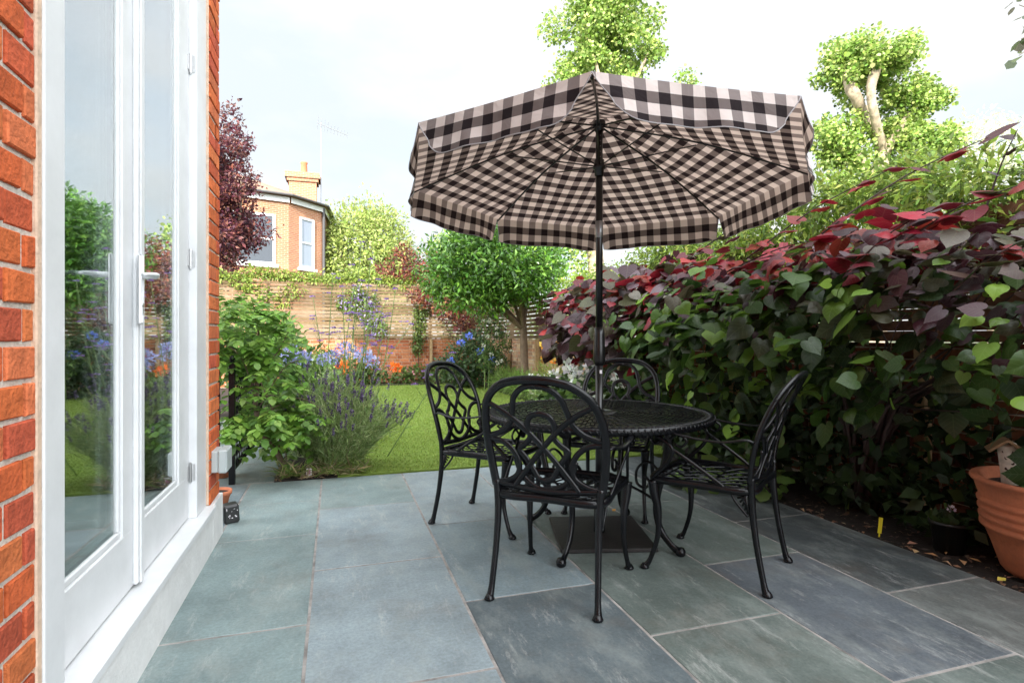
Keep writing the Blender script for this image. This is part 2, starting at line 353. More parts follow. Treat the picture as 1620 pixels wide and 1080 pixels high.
# leaves as one mesh --------------------------------------------------
LEAF = {   # template: (verts (x across, y along, z up), triangles/quads)
 'simple': ([(0,0,0),(.25,.45,.07),(0,1,-.12),(-.25,.45,.07),(0,.5,0)], [(0,1,2,4),(0,4,2,3)]),
 'narrow': ([(0,0,0),(.13,.45,.04),(0,1,-.1),(-.13,.45,.04),(0,.5,0)], [(0,1,2,4),(0,4,2,3)]),
 'round': ([(0,0,0),(.38,.2,.05),(.42,.62,.03),(0,.95,-.06),(-.42,.62,.03),(-.38,.2,.05),(0,.5,-.02)], [(0,1,2,6),(6,2,3,4),(0,6,4,5)]),
 'blade': ([(-.03,0,0),(.03,0,0),(.02,.6,.04),(0,1,-.05),(-.02,.6,.04)], [(0,1,2,4),(4,2,3,3)]),
 'petal': ([(0,0,0),(.3,.5,.1),(0,1,0),(-.3,.5,.1)], [(0,1,2,3)]),
}
hv = []; hf = []
ring = [(0,.0),(.14,-.13),(.32,-.15),(.47,-.03),(.54,.17),(.51,.38),(.40,.58),(.24,.76),(.09,.91),(0,1.04)]
full = ring + [(-x, y) for x, y in ring[-2:0:-1]]
for x, y in full: hv.append((x, y - .0, .10*abs(x) - .35*x*x - .22*(y-.3)**2))
for x, y in full: hv.append((x*.5, .3 + (y-.3)*.5, .12*abs(x*.5) - .06*(y-.3)**2))
hv.append((0, .3, 0)); n_ = len(full)
for i in range(n_):
    j = (i+1) % n_; hf.append((i, j, n_+j, n_+i)); hf.append((n_+i, n_+j, 2*n_, 2*n_))
LEAF['heart'] = (hv, hf)
def leafmesh(name, P, D, N, size, cols, kind='simple', m='leaf', parent=None, smooth=False, wid=1.0):
    """P base points, D along-leaf directions, N face normals, size lengths, cols rgb"""
    P = np.asarray(P, float); n = len(P); tv, tf = LEAF[kind]; tv = np.array(tv, float); k = len(tv)
    D = D / (np.linalg.norm(D, axis=1, keepdims=True) + 1e-9)
    S = np.cross(D, N); S /= (np.linalg.norm(S, axis=1, keepdims=True) + 1e-9); U = np.cross(S, D)
    size = np.broadcast_to(np.asarray(size, float), (n,))[:, None, None]
    cup = 1 + rng.normal(0, .5 if kind != 'heart' else 1.1, (n, 1, 1))
    V = P[:, None, :] + size * (S[:, None, :]*tv[None, :, :1]*wid + D[:, None, :]*tv[None, :, 1:2] + U[:, None, :]*tv[None, :, 2:3]*cup)
    V = V.reshape(-1, 3)
    tris = [tuple(dict.fromkeys(f)) for f in tf]
    lens = np.array([len(f) for f in tris]); flat_ = np.array([i for f in tris for i in f])
    loops = (flat_[None, :] + (np.arange(n)*k)[:, None]).ravel(); totals = np.tile(lens, n); starts = np.r_[0, np.cumsum(totals)[:-1]]
    me = bpy.data.meshes.new(name); me.vertices.add(len(V)); me.vertices.foreach_set('co', V.ravel())
    me.loops.add(len(loops)); me.loops.foreach_set('vertex_index', loops.astype(np.int32))
    me.polygons.add(len(totals)); me.polygons.foreach_set('loop_start', starts.astype(np.int32)); me.polygons.foreach_set('loop_total', totals.astype(np.int32))
    me.update(calc_edges=True)
    c = np.ones((n, k, 4)); c[:, :, :3] = np.asarray(cols)[:, None, :]
    ca = me.color_attributes.new('Col', 'FLOAT_COLOR', 'POINT'); ca.data.foreach_set('color', c.ravel())
    uvt = np.tile(tv[:, :2], (n, 1)); ul = me.uv_layers.new(name='UVMap'); ul.data.foreach_set('uv', uvt[loops].ravel())
    me.materials.append(M[m])
    return finish(name, me, parent, smooth)
def pal(cols, n, var=.18):
    c = np.array(cols)[rng.integers(0, len(cols), n)]
    return np.clip(c * (1 + rng.normal(0, var, (n, 1))), .002, .95) * (1 + rng.normal(0, .05, (n, 3)))
def unit(n):
    v = rng.normal(0, 1, (n, 3)); return v / np.linalg.norm(v, axis=1, keepdims=True)
def crown_pts(clumps, n, inner=.55, rough=.18):
    """points spread through lumps (cx,cy,cz,rx,ry,rz), most near the skin; returns points and outward directions"""
    cl = np.array(clumps, float); wts = cl[:, 3]*cl[:, 4]+cl[:, 4]*cl[:, 5]; ix = rng.choice(len(cl), n, p=wts/wts.sum())
    u = unit(n); r = inner + (1-inner)*rng.random(n)**.6; r *= 1 + rng.normal(0, rough, n)*.5
    return cl[ix, :3] + u*cl[ix, 3:]*r[:, None], u
def crown(name, clumps, n, size, cols, kind='simple', m='leaf', parent=None, inner=.55, rough=.18, up=.5, droop=.0, var=.22, wid=1.0):
    P, u = crown_pts(clumps, n, inner, rough)
    D = u*.7 + unit(n)*.8 + np.array([0, 0, -droop]); N = u*.6 + unit(n)*.6 + np.array([0, 0, up])
    return leafmesh(name, P, D, N, size*(1+rng.normal(0, .25, n)), pal(cols, n, var), kind, m, parent, wid=wid)
def lumps(c, r, k, lr, seed=None):
    """k small lumps over an ellipsoid's skin, for an uneven outline"""
    g = np.random.default_rng(seed); out = []
    for i in range(k):
        u = g.normal(0, 1, 3); u /= np.linalg.norm(u); q = g.uniform(.45, .95); s = g.uniform(.7, 1.3)*lr
        out.append((c[0]+u[0]*r[0]*q, c[1]+u[1]*r[1]*q, c[2]+u[2]*r[2]*q, s, s, s*.8))
    return out
def limbs(base, targets, r0, forkz, mtl, parent, wig=.1, name='trunk', rt=.25):
    mb = MB(); b = Vector(base); f = Vector((base[0]+random.uniform(-wig, wig), base[1], forkz))
    mb.sweep([b, b.lerp(f, .4)+Vector((random.uniform(-wig, wig)*.4, random.uniform(-wig, wig)*.4, 0)), f], [2.3*r0, 1.9*r0, 1.6*r0], seg=10, sub=5, ref=(1, 0, 0))
    for t in targets:
        t = Vector(t[:3]); mid = f.lerp(t, .5)+Vector((random.uniform(-wig, wig), random.uniform(-wig, wig), random.uniform(0, wig)))
        mb.sweep([f-Vector((0, 0, r0)), mid, t], [1.1*r0, .7*r0, rt*r0], seg=7, sub=5, ref=(1, 0, 0))
    return mb.build(name, mtl, parent, True)

BR_ORANGE = [(.56,.135,.042),(.52,.11,.036),(.60,.165,.055),(.48,.095,.04),(.56,.15,.06),(.46,.09,.045)]
BR_RED = [(.40,.13,.06),(.46,.17,.075),(.34,.10,.055),(.50,.20,.09),(.30,.11,.07)]
BR_YELLOW = [(.46,.31,.18),(.40,.26,.16),(.50,.36,.22),(.34,.20,.12),(.42,.22,.13)]
def bricks(mb, o, u, nrm, length, z0, z1, cols, course=.075, L_=.225, joint=.01, depth=.05, ch=.003, off=0.0, jit=.0015):
    """Flemish bond: headers and stretchers take turns along each course; o is the lower start, u the run, nrm outward"""
    o = np.array(o, float); u = np.array(u, float); nrm = np.array(nrm, float); z = z0; k = 0; Hd = (L_-joint)/2
    cols = np.array(cols)
    while z < z1 - .02:
        zt = min(z + course - joint, z1); s = -random.random()*.006 + off - (L_*.75 if k % 2 else 0); hd = k % 2 == 1
        while s < length:
            l = (Hd if hd else L_) - joint*(0 if hd else 1); a, b = max(s, 0), min(s + l, length)
            if b - a > .02:
                d = random.gauss(0, jit); e = [random.gauss(0, .0012) for _ in range(4)]
                c = cols[random.randrange(len(cols))]*random.uniform(.82, 1.15)
                V = []
                for (dd, ins) in ((-depth, 0), (d - ch, 0), (d, ch)):
                    for (ss, zz) in ((a+ins, z+ins+e[0]), (b-ins, z+ins+e[1]), (b-ins, zt-ins+e[2]), (a+ins, zt-ins+e[3])):
                        p = o + u*ss + nrm*dd; V.append((p[0], p[1], zz))
                F = []
                for r_ in (0, 4):
                    for i in range(4): F.append((r_+i, r_+(i+1) % 4, r_+4+(i+1) % 4, r_+4+i))
                F.append((8, 9, 10, 11)); mb.add(V, F, c)
            s += l + joint; hd = not hd
        z += course; k += 1

# ------------------------------------------------------------------ setting
g = MB(); g.box((-300, -300, -.6), (300, 300, -.03)); tag(g.build('ground', 'ground'), kind='structure')
PX_, PY_ = (-.615, 2.88), 4.75
mb = MB(); mb.box((-3.2, -3.0, -.05), (2.88, 4.745, -.002)); mb.box((-3.2, 4.745, -.05), (-.45, 8.5, -.002))
tag(mb.build('mortar_bed', 'mortar_pave'), kind='structure')
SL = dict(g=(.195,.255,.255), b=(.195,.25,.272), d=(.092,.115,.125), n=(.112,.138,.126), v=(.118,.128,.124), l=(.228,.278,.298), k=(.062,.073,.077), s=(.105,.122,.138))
cols6 = [  # x0, x1, list of joints, slab tones from the viewer outwards
 (-.62, -.10, [.3, 1.36, 2.36, 3.43, 4.14, 4.75], 'bbgggg'),
 (-.10, .525, [.85, 1.86, 2.89, 3.905, 4.75], 'blllg'),
 (.525, 1.13, [.4, 1.40, 2.36, 3.38, 4.75], 'ldbdll'[0:5]),
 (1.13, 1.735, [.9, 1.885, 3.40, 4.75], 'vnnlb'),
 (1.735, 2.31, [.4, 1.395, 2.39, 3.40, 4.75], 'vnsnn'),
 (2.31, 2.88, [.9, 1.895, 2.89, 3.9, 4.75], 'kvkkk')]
cols6[2] = (.525, 1.13, [.4, 1.40, 2.36, 3.38, 4.75], 'lbdbl')
mb = MB()
for x0, x1, js, tone in cols6:
    ys = [-2.0] + js
    for i in range(len(ys)-1):
        c = np.array(SL[tone[min(i, len(tone)-1)]])*random.uniform(.94, 1.06); j = .0055; dz = random.uniform(-.001, .001)
        mb.box((x0+j+random.uniform(-.001,.001), ys[i]+j, -.035), (x1-j, ys[i+1]-j+random.uniform(-.002,.001), dz), c, ch=.0025)
for i, y in enumerate(np.arange(4.76, 8.3, .72)):           # the path that runs on beside the bed
    for x0, x1 in ((-2.2, -1.33), (-1.33, -.45)):
        mb.box((x0+.006, y+.006, -.035), (x1-.006, y+.714, 0), np.array(SL['g'])*.8, ch=.0025)
for i, y in enumerate((3.63, 4.14)):
    mb.box((-1.9, y+.006, -.035), (-.626, (4.134, 4.75)[i], 0), np.array(SL['b'])*.85, ch=.0025)
tag(mb.build('patio', 'slate'), kind='structure')
mb = MB(); mb.box((.02, 4.755, -.05), (3.16, 13.96, .012)); tag(mb.build('lawn', 'lawn'), kind='structure')
mb = MB(); mb.box((-.45, 4.755, -.1), (.02, 13.96, .008)); mb.box((-.70, 8.5, -.1), (-.45, 13.96, .008)); mb.box((2.88, -2.5, -.1), (3.74, 4.755, -.02)); mb.box((3.16, 4.755, -.1), (3.74, 13.96, .0)); mb.box((.02, 13.2, .0125), (3.2, 13.96, .03))
tag(mb.build('soil', 'soil'), kind='structure')
mb = MB(); mb.box((-6, 8.5, -.1), (-.70, 13.96, -.008)); tag(mb.build('side_garden_soil', 'soil'), kind='structure')
# short grass on the lawn
def grass(n, y0, y1, s, x0=.03, x1=3.15):
    P = np.c_[rng.uniform(x0, x1, n), rng.uniform(y0, y1, n), np.full(n, .008)]; D = unit(n)*.75 + [0, 0, 1.0]; N = unit(n)
    return P, D, N, s*(.7+.6*rng.random(n))
parts_ = [grass(46000, 4.757, 6.6, .021), grass(34000, 6.6, 9.3, .026), grass(26000, 9.3, 13.9, .034)]
Pg, Dg, Ng, Sg = [np.concatenate([p[i] for p in parts_]) for i in range(4)]
go = leafmesh('grass', Pg, Dg, Ng, Sg, pal([(.19,.285,.028),(.235,.335,.04),(.28,.355,.065),(.15,.24,.028),(.33,.38,.10)], len(Pg), .15), 'petal', 'blade', wid=.28)
tag(go, 'short bright green grass of the lawn beyond the slate patio', 'grass', kind='stuff')

# ------------------------------------------------------------------ garden house wing on the left
XW = -.63; YC = 3.59
house = empty('brick_house', (-.63, 3.59, 0), 'orange red brick house wall at the left with tall white glazed garden doors', 'house')
mb = MB()
CO = .0797
def wallrun(y0, y1, z0, z1): bricks(mb, (XW, y0, 0), (0, 1, 0), (1, 0, 0), y1-y0, z0, z1, BR_ORANGE, course=CO, L_=.236, joint=.0125, depth=.09, ch=.003, jit=.0018)
wallrun(-1.0, 1.505, .235, 3.6); wallrun(3.335, YC, .235, 3.6)
bricks(mb, (XW, YC, 0), (-1, 0, 0), (0, 1, 0), 1.6, .235, 3.6, BR_ORANGE, course=CO, L_=.236, joint=.0125, depth=.09, ch=.0045)
mb.build('brick_face', 'brick', house)
mb = MB(); t_ = .007
mb.box((XW-.28, -1.0, 0), (XW-t_, 1.512, 6.2)); mb.box((XW-.28, 3.33, 0), (XW-t_, YC-t_, 6.2)); mb.box((XW-.28, 1.512, 3.1), (XW-t_, 3.33, 6.2))
mb.box((-4.2, YC-.3, 0), (XW-.28, YC-t_, 6.2)); mb.box((-4.2, -1.0, 3.3), (XW-.28, YC-.3, 3.5)); mb.box((-4.2, -1.0, 0), (-3.9, YC-.3, 3.3)); mb.box((-3.9, -1, 0), (XW-.28, -.8, 3.3))
mb.build('wall', 'mortar', house)
mb = MB(); mb.box((-3.9, -.8, .0), (XW-.28, YC-.3, .22)); mb.build('floor', 'room', house)
mb = MB(); mb.box((XW-.02, -1.0, -.02), (-.613, 1.5, .232), ch=.003); mb.box((XW-.02, 3.331, -.02), (-.613, YC+.012, .232), ch=.003); mb.box((XW-.1, 1.5, -.02), (-.613, 3.331, .206), ch=.003)
mb.box((-4.2, YC-.02, -.02), (XW-.02, YC+.012, .232)); mb.build('plinth', 'render_paint', house)
mb = MB(); mb.box((-.80, 1.552, .2075), (-.598, 3.326, .236), ch=.003); mb.build('door_sill', 'white_paint', house)
# frame: jambs and head; a sandy sealant line round it
mb = MB(); mb.box((-.76, 1.53, .236), (-.622, 1.632, 3.0), ch=.003); mb.box((-.76, 3.115, .236), (-.645, 3.325, 3.0), ch=.003); mb.box((-.76, 1.632, 2.93), (-.645, 3.115, 3.02), ch=.003)
mb.build('door_frame', 'white_paint', house)
for a_, b_ in (((-.70, 1.506, .235), (-.6265, 1.531, 3.02)), ((-.70, 3.325, .235), (-.634, 3.334, 3.02))): mb = MB(); mb.box(a_, b_, ch=.003); mb.build('sealant', 'sealant', house)
def leaf_door(y0, y1, gy0, gy1):
    f = MB(); X0, X1 = -.735, -.68; gz0, gz1 = .47, 2.80
    f.box((X0, y0, .243), (X1, y1, gz0-.022), ch=.003); f.box((X0, y0, gz1+.022), (X1, y1, 2.92), ch=.003)
    f.box((X0, y0, gz0-.022), (X1, gy0-.022, gz1+.022)); f.box((X0, gy1+.022, gz0-.022), (X1, y1, gz1+.022))
    d = f.build('door', 'white_paint', house)
    b = MB(); q = .022                              # glazing bead, stepping down to the glass
    for (a0, a1, b0, b1) in ((gy0-q, gy0, gz0, gz1), (gy1, gy1+q, gz0, gz1), (gy0-q, gy1+q, gz0-q, gz0), (gy0-q, gy1+q, gz1, gz1+q)):
        b.box((X0+.006, a0+.0006, b0+.0006), (X1-.007, a1-.0006, b1-.0006), ch=.003)
    b.build('glazing_bead', 'white_paint', d)
    for x in (-.694, -.716):
        p = MB(); p.box((x-.004, gy0-.004, gz0-.004), (x, gy1+.004, gz1+.004)); p.build('pane', 'glass', d)
    s = MB(); s.box((-.716, gy0-.003, gz0), (-.698, gy0+.010, gz1)); s.box((-.716, gy1-.010, gz0), (-.698, gy1+.003, gz1)); s.box((-.716, gy0+.01, gz0), (-.698, gy1-.01, gz0+.012))
    s.build('glazing_spacer', 'alu', d)
    return d
dl = leaf_door(1.636, 2.338, 1.76, 2.19); dr = leaf_door(2.342, 3.11, 2.46, 2.91)
mb = MB(); mb.box((-.68, 2.30, .25), (-.662, 2.37, 2.9), ch=.005); mb.box((-.662, 2.318, .25), (-.656, 2.352, 2.9), ch=.002); mb.build('meeting_moulding', 'white_paint', dl)
def handle(xf, sgn, y, parent):
    h = MB(); h.box((min(xf, xf+sgn*.012), y-.018, 1.165), (max(xf, xf+sgn*.012), y+.018, 1.41), ch=.005)
    h.cyl((xf+sgn*.01, y, 1.335), (xf+sgn*.055, y, 1.335), .011)
    h.sweep([(xf+sgn*.05, y+.008, 1.335), (xf+sgn*.058, y-.02, 1.337), (xf+sgn*.054, y-.07, 1.333), (xf+sgn*.05, y-.125, 1.327)], [.024, .022, .02, .016], [.02, .016, .014, .012], seg=10)
    o = h.build('handle', 'white_paint', parent, True); k = MB(); k.box((min(xf+sgn*.012, xf+sgn*.014), y-.004, 1.20), (max(xf+sgn*.012, xf+sgn*.014), y+.004, 1.225)); k.cyl((xf+sgn*.012, y, 1.232), (xf+sgn*.015, y, 1.232), .007); k.build('keyhole', 'steel', o)
handle(-.656, 1, 2.29, dl); handle(-.735, -1, 2.27, dl)
for z in (.46, 1.50, 2.45):
    h = MB(); h.cyl((-.672, 3.112, z-.045), (-.672, 3.112, z+.045), .0075); h.box((-.6795, 3.085, z-.035), (-.6765, 3.105, z+.035)); h.box((-.660, 3.1115, z-.04), (-.652, 3.1145, z+.04)); h.cyl((-.672, 3.112, z-.05), (-.672, 3.112, z+.05), .004)
    h.build('hinge', 'steel', dr)
# upper roof edge of the wing and a drawn curtain inside
mb = MB(); mb.box((-4.3, -1.0, 6.2), (XW+.25, YC+.2, 6.35)); mb.build('eaves', 'white_paint', house)
cu = MB(); V = []; F = []
for i in range(61):
    y = 2.97+i*.005; x = -.98+.035*math.sin(i*1.05)
    V += [(x, y, .26), (x, y, 2.85)]
    if i: F.append((2*i-2, 2*i, 2*i+1, 2*i-1))
cu.add(V, F); co = cu.build('curtain', 'curtain', None, True); tag(co, 'pale curtain hanging inside behind the right glazed door', 'curtain')
so = co.modifiers.new('thickness', 'SOLIDIFY'); so.thickness = .004
place(house)
# main house behind the viewer (casts the shade the patio lies in)
bh = empty('terraced_house', (0, -6, 0), 'tall brick terraced house standing behind the viewer and shading the patio', 'house')
mb = MB()
def uvbox(mb, lo, hi):
    x0, y0, z0 = lo; x1, y1, z1 = hi
    for (a, b) in (((x0, y0), (x1, y0)), ((x1, y0), (x1, y1)), ((x1, y1), (x0, y1)), ((x0, y1), (x0, y0))):
        l = math.dist(a, b); mb.add([(*a, z0), (*b, z0), (*b, z1), (*a, z1)], [(0, 1, 2, 3)], None, [(0, z0), (l, z0), (l, z1), (0, z1)])
    mb.add([(x0, y0, z1), (x1, y0, z1), (x1, y1, z1), (x0, y1, z1)], [(0, 1, 2, 3)])
uvbox(mb, (-9, -15, 0), (.4, -7.0, 9.9)); mb.build('wall', 'far_brick', bh)
mb = MB(); mb.add([(-9.3, -15.3, 9.85), (.7, -15.3, 9.85), (.7, -6.7, 9.85), (-9.3, -6.7, 9.85), (-9.3, -11, 11.9), (.7, -11, 11.9)], [(0, 1, 5, 4), (2, 3, 4, 5), (1, 2, 5), (3, 0, 4), (0, 3, 2, 1)]); mb.build('roof', 'tile', bh)
for x in (-7.5, -5.2, -3.0, -1.2):
    for z in (1.0, 4.6):
        if x < 2 or z > 2:
            w = MB(); w.box((x, -7.0, z), (x+1.2, -6.92, z+1.9), ch=.01); wo = w.build('window', 'white_paint', bh); q = MB(); q.box((x+.1, -6.92, z+.1), (x+1.1, -6.91, z+.92)); q.box((x+.1, -6.92, z+.98), (x+1.1, -6.91, z+1.8)); q.build('pane', 'dark_glass', wo)

place(bh)
# fixed things on the wall's corner
s = empty('outdoor_socket', (-.63, 3.44, .46), 'pale grey weatherproof socket box on the end of the brick wall', 'socket')
mb = MB(); mb.box((-.632, 3.37, .395), (-.60, 3.52, .51), ch=.004); mb.build('back_box', 'plastic_grey', s)
mb = MB(); mb.box((-.5995, 3.365, .39), (-.553, 3.525, .515), ch=.008); mb.build('cover', 'plastic_grey', s); place(s)
mb = MB(); mb.box((-.05, -.045, 0), (.05, .045, .115), ch=.012); o = mb.build('bait_box', 'plastic_black'); o.location = (-.60, 3.80, 0); o.rotation_euler = (R(3), R(-4), R(18)); o.scale = (.85, .85, 1)
tag(o, 'small black plastic box with white marks on the paving by the wall corner', 'box')
mk = MB()
for i in range(26):
    a, z = random.uniform(-.04, .035), random.uniform(.02, .1); sx = random.uniform(.003, .012); sz = random.uniform(.002, .008)
    mk.box((.0501, a, z), (.0507, a+sx, z+sz)) if i % 2 else mk.box((a, -.0457, z), (a+sx, -.0451, z+sz))
mk.build('marbling', 'white_tag', o)
def small_pot(loc, r, h, label, plant=True):
    e = empty('flower_pot', loc, label, 'plant pot', 'small terracotta pots behind the wall corner')
    p = MB(); p.lathe([(0, 0), (r*.68, 0), (r*.9, h*.72), (r, h*.74), (r*1.03, h), (r*.9, h), (r*.86, h*.8), (0, h*.8)], (0, 0, 0), 24); p.build('pot', 'terracotta', e, True)
    q = MB(); q.lathe([(0, .002), (r*.84, 0)], (0, 0, h*.84), 16); q.build('compost', 'soil', e)
    if plant:
        n = 70; u_ = unit(n); u_[:, 2] = abs(u_[:, 2])+.3; P = np.c_[rng.normal(0, r*.35, n), rng.normal(0, r*.35, n), np.full(n, h*.84)+rng.random(n)*.06]
        leafmesh('succulent', P, u_, unit(n), .06*(.6+.6*rng.random(n)), pal([(.14,.20,.13),(.2,.26,.18)], n), 'simple', 'leaf', e)
    return e
small_pot((-.86, 5.05, .0), .085, .14, 'small terracotta pot with a grey green succulent beside the black railing')
small_pot((-.745, 4.2, 0), .085, .10, 'low terracotta pot half hidden by the brick wall corner', False)

# black railing
rl = empty('iron_railing', (-.75, 4.78, 0), 'black iron railing of twisted bars behind the leafy shrub', 'railing')
def post(x, y, h):
    p = MB(); p.box((x-.022, y-.022, -.01), (x+.022, y+.022, h), ch=.003); p.lathe([(0, .045), (.012, .04), (.022, .02), (.012, .0), (.02, -.005)], (x, y, h+.005), 12); p.build('post', 'iron', rl)
for (x, y) in ((-.75, 4.78), (-.73, 6.3), (-1.75, 4.78)): post(x, y, .93)
for (a, b) in (((-.75, 4.80), (-.73, 6.28)), ((-1.73, 4.78), (-.77, 4.78))):
    for z in (.10, .86): r_ = MB(); r_.sweep([(*a, z), (*b, z)], .035, .012, seg=8, sub=1, flat=1); r_.build('rail', 'iron', rl)
    n = 13 if b[1] > 5 else 9
    for i in range(n):
        t = (i+.7)/(n+.4); x, y = a[0]*(1-t)+b[0]*t, a[1]*(1-t)+b[1]*t; q = MB()
        pts = []; k = 24
        for s_ in (0, math.pi):
            q.sweep([(x+.006*math.cos(j*.9+s_), y+.006*math.sin(j*.9+s_), .105+.75*j/k) for j in range(k+1)], .011, seg=6, sub=1)
        q.build('baluster', 'iron', rl)
place(rl)

# ------------------------------------------------------------------ boundary walls, slatted fences
BY, RX = 14.0, 3.75
def garden_wall(o, u, nrm, length, cols, label):
    w = empty('garden_wall', o, label, 'wall', rz=0)
    b = MB(); bricks(b, o, u, nrm, length, 0, 1.08, cols, ch=.004, depth=.05, jit=.002); b.build('brick_face', 'brick', w)
    o, u, nrm = map(np.array, (o, u, nrm)); m_ = MB(); a = o - nrm*.006; e = o + u*length - nrm*.22
    m_.box(np.minimum(a, e) - [0, 0, .05], np.maximum(a, e) + [0, 0, 1.075]); m_.build('mortar_core', 'mortar_old', w)
    place(w); return w
garden_wall((-7, BY, 0), (1, 0, 0), (0, -1, 0), RX+7, [(.46,.17,.075),(.40,.13,.06),(.52,.21,.10),(.36,.11,.05)], 'low orange brick wall across the far end of the lawn')
garden_wall((RX, BY, 0), (0, -1, 0), (-1, 0, 0), 7.2, BR_YELLOW, 'low yellow stock brick wall at the far right behind the border flowers')
garden_wall((RX, 6.8, 0), (0, -1, 0), (-1, 0, 0), 9.3, [tuple(.42*q for q in c) for c in BR_RED], 'low red brick wall with shade put into its colour behind the broad leaved shrub')  # brick palette darkened to stand for the shade under the foliage
def slat_fence(o, u, nrm, length, z0, z1, pitch, h, cols, label, post_step=1.85):
    f = empty('slatted_fence', o, label, 'fence'); o, u, nrm = map(np.array, (o, u, nrm)); m_ = MB(); z = z0
    cols = np.array(cols)
    while z + h <= z1 + .01:
        s = 0
        while s < length:
            l = min(post_step, length-s); a = o+u*(s+.003)+nrm*.022; b = o+u*(s+l-.003)+nrm*.002; j = random.uniform(-.004, .004)
            m_.box(np.minimum(a, b)+[0, 0, z+j], np.maximum(a, b)+[0, 0, z+h+j], cols[random.randrange(len(cols))]*random.uniform(.85, 1.12)); s += post_step
        z += pitch
    m_.build('slat_panel', 'wood', f)
    s = 0
    while s <= length+.01:
        p = MB(); a = o+u*(s-.035)-nrm*.07; b = o+u*(s+.035)+nrm*.0; p.box(np.minimum(a, b)+[0, 0, 0.9], np.maximum(a, b)+[0, 0, z1], cols[0]*.9)
        a = o+u*(s-.035)+nrm*.004; b = o+u*(s+.035)+nrm*.075; p.box(np.minimum(a, b)+[0, 0, 0], np.maximum(a, b)+[0, 0, z0-.01], np.array((.42,.28,.15))); p.build('post', 'wood', f); s += post_step
    place(f); return f
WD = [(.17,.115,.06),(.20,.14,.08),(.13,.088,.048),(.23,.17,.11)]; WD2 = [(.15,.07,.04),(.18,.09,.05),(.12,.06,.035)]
slat_fence((-7, BY-.02, 0), (1, 0, 0), (0, -1, 0), RX+7, 1.09, 2.42, .082, .066, WD, 'pale horizontal slatted fence on top of the far garden wall')
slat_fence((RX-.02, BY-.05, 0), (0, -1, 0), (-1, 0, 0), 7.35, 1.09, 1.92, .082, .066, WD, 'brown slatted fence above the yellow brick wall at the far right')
slat_fence((RX-.02, 6.47, 0), (0, -1, 0), (-1, 0, 0), 9.0, 1.09, 1.92, .074, .069, WD2, 'dark reddish slatted fence behind the broad leaved shrub')

# ------------------------------------------------------------------ parasol
TX, TY = 1.40, 2.89
PXc, PYc = 1.424, 2.92
um = empty('garden_parasol', (PXc, PYc, 0), 'large black and white gingham parasol open above the black table', 'parasol')
c_, s_y = math.cos(YAW), math.sin(YAW)
corners = [(-.46,-.99,2.095),(-.03,-1.085,2.085),(.84,-.76,2.05),(1.075,-.12,2.012),(.99,.50,1.985),(.50,1.02,1.972),(-.06,1.12,1.978),(-.86,.69,2.02)]
fit = []
Rr, rot = 1.14, R(-116.7); meas = {0:(-.213,-1.165),1:(.628,-1.01),2:(1.116,-.10),3:(.98,.86),4:(.19,1.2),5:(-.56,.90),6:(-1.075,.287),7:(-.889,-.728)}
for k in range(8):
    lx, dy = meas[k]                     # measured in the camera's ground frame: across, away
    mx_, my_ = lx*c_ + dy*s_y, -lx*s_y + dy*c_
    a = rot + k*math.pi/4; fx, fy = Rr*math.cos(a), Rr*math.sin(a)
    x, y = .62*mx_+.38*fx, .62*my_+.38*fy
    fit.append(Vector((x, y, 2.012 - .025*x - .049*y)))
HUB = Vector((0, 0, 2.345))
NR, NU = 14, 16
